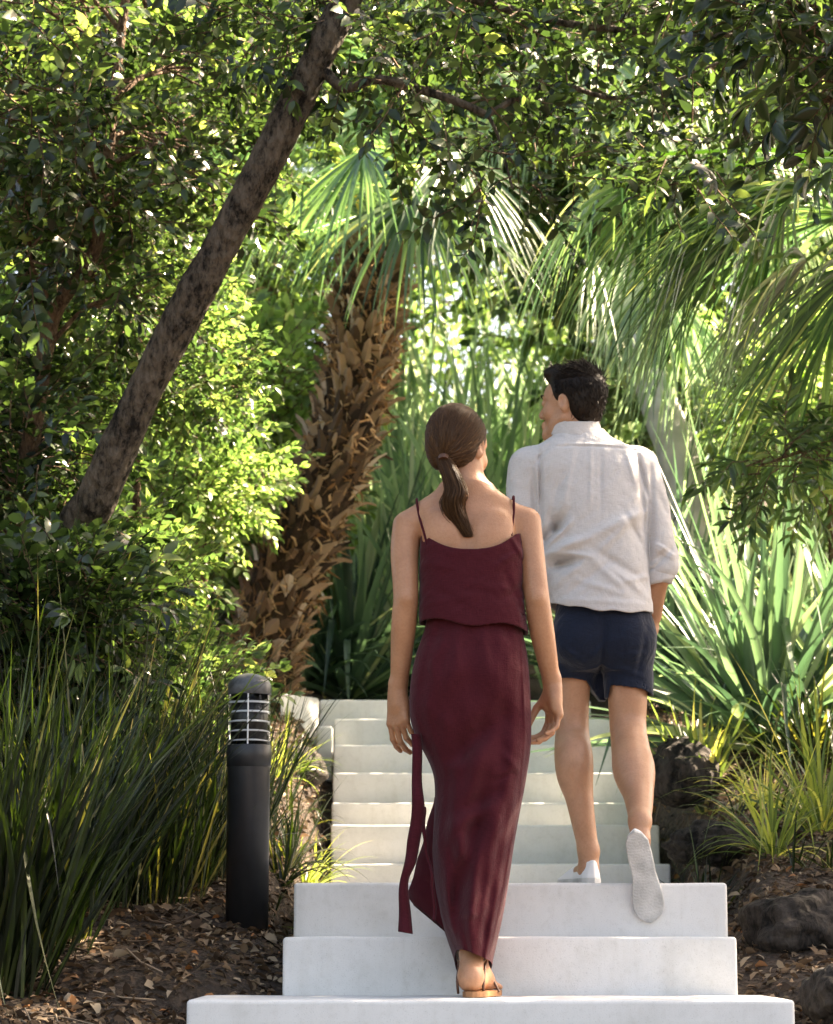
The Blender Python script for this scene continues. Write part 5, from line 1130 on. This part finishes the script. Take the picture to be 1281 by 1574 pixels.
# shoes, built along +y in their own frame
def shoe(origin, Rm, scale=1.0, wide=1.0):
    """origin: middle of the sole at the heel"""
    o = np.asarray(origin, float); S = lambda *p: o + Rm @ (np.array(p) * scale)
    b1, b2 = S(-.07, -.06, -.02), S(.07, .34, .13); corners = np.array([S(x, y, z) for x in (-.07, .07) for y in (-.05, .34) for z in (-.02, .13)]); lo, hi = corners.min(0), corners.max(0)
    def loc(x, y, z): X, Y, Z = x - o[0], y - o[1], z - o[2]; return [(X * Rm[0, i] + Y * Rm[1, i] + Z * Rm[2, i]) / scale for i in range(3)]
    def outline(X, Y):
        hw = np.interp(Y, [-.01, .005, .03, .08, .14, .2, .25, .28, .297, .305], [.0, .022, .034, .036, .034, .044, .046, .036, .018, .0]) * wide; cx_ = np.interp(Y, [0, .14, .3], [0, .004, -.004]); return np.abs(X - cx_) - hw
    def fs(x, y, z): X, Y, Z = loc(x, y, z); return np.maximum(outline(X, Y), np.abs(Z - .012) - .012 - np.clip(Y - .24, 0, 1) * .1 * 0) * scale * .8
    def fs2(x, y, z): X, Y, Z = loc(x, y, z); return (.0016 * (np.sin((Y + .15 * np.abs(X)) * 620) > .35) * (Z < .004) * (outline(X, Y) < -.006)) * scale
    def fu(x, y, z):
        X, Y, Z = loc(x, y, z); top = np.interp(Y, [-.01, .03, .08, .12, .2, .27, .3], [.082, .08, .072, .078, .055, .04, .02]); hw = -outline(X, Y) ; 
        return np.maximum(np.maximum(outline(X, Y) + .002 + .25 * np.maximum(Z - .03, 0), -(Z - .0205)), Z - top + .5 * (X / .04) ** 2 * .03) * scale * .8
    v = Vox(lo, hi, .003); v.put(fu, lo, hi, .004); v.ell(S(0, .045, .095), np.array([.024, .036, .03]) * scale, Rm, .006, 's'); up = v.mesh('shoe', [WHITE], mo, mroot, 2)
    v = Vox(lo, hi, .003); v.put(fs, lo, hi, .004); v.put(fs2, lo, hi, .001, 'd'); v.mesh('sole', [SOLE], up, mroot, 2)
    mb = MB()
    for i in range(4): y_ = .115 + i * .02; z_ = np.interp(y_, [.08, .12, .2], [.075, .079, .059]) + .002; tube(mb, spline([S(-.02, y_, z_ - .012), S(0, y_ + .004, z_), S(.02, y_, z_ - .012)], 7), .003, 5)
    mb.build('laces', [WHITE], up, origin=mroot)
shoe([aL[0] + .012, YM - .055, zC + .001], rotz(R(14)))
# trailing shoe: local y (toe) points down and slightly right, local -z (sole) towards the camera
hp = Q(976, 1282, -.50); tp_ = Q(1001, 1408, -.43); yv = (tp_ - hp); Lf = np.linalg.norm(yv); yv /= Lf; zv = np.array([.10, 1, .25]); zv -= yv * zv.dot(yv); zv /= np.linalg.norm(zv); xv = np.cross(yv, zv)
shoe(hp, np.stack([xv, yv, zv], 1), Lf / .298 * 1.06, 1.14)

# short dark hair
L = lambda *p: HCm + HRm @ (np.array(p) * 1.04)
v = Vox(HCm - .15, HCm + .16, .0033); v.ell(L(0, -.02, .042), [.085, .103, .097], HRm, .001); v.ell(L(0, -.05, -.02), [.07, .055, .07], HRm, .03); v.ell(L(0, .055, .105), [.055, .045, .03], HRm, .03)
v.ell(L(0, .09, -.03), [.085, .075, .085], HRm, .008, 's'); v.ell(L(0, .0, -.13), [.11, .11, .065], HRm, .015, 's')
for q_ in (-1, 1): v.ell(L(q_ * .085, .012, -.025), [.022, .034, .042], HRm, .006, 's')
hm = v.mesh('hair', [HAIRM], mo, mroot, 1)
mb = MB(); eo = np.array([0, -.02, .042]) * 1.04; er = np.array([.084, .102, .096])
for i in range(6000):
    q = rng.normal(size=3); q /= np.linalg.norm(q)
    if (q[1] > .55 and q[2] < .45) or q[2] < -.85 or (abs(q[0]) > .6 and q[1] > -.1 and q[2] < -.25) or (q[1] > .1 and q[2] < -.1): continue
    nrm = q / er; nrm /= np.linalg.norm(nrm); f = np.array([0, .8, -.1]) if q[2] > .35 else np.array([0, -.25, -1.0])
    if q[1] > .25 and q[2] > .4: f = np.array([.25, .8, .5])
    f = f - nrm * f.dot(nrm) + rng.normal(0, .3, 3); f /= np.linalg.norm(f) + 1e-9; wd_ = HRm @ q; co_ = HCm + HRm @ eo; p = HRm.T @ (co_ + wd_ * (v.surf(co_, wd_) - .001) - HCm); l = rng.uniform(.015, .032) * (1.35 if q[2] > .5 else .8)
    pts = [p, p + f * l * .5 + nrm * l * .02, p + f * l + nrm * l * rng.uniform(-.1, .03)]; tube(mb, [HCm + HRm @ a for a in pts], [.0011, .0012, .0004], 4, 0, float(np.clip(rng.normal(.4, .25), 0, 1)), caps=False)
mb.build('hair_strands', [HAIRM], hm, origin=mroot)
for q_ in (-1, 1):
    mb = MB()
    for i in range(30): t = i / 29; p = L(q_ * (.012 + .036 * t), .1 - .02 * t * t * 1.2, .022 + .006 * math.sin(t * 3)); tube(mb, [p, p + HRm @ np.array([q_ * .008, .001, .003])], .0012, 3, 0, .3, caps=False)
    mb.build('eyebrow', [HAIRM], hm, origin=mroot)
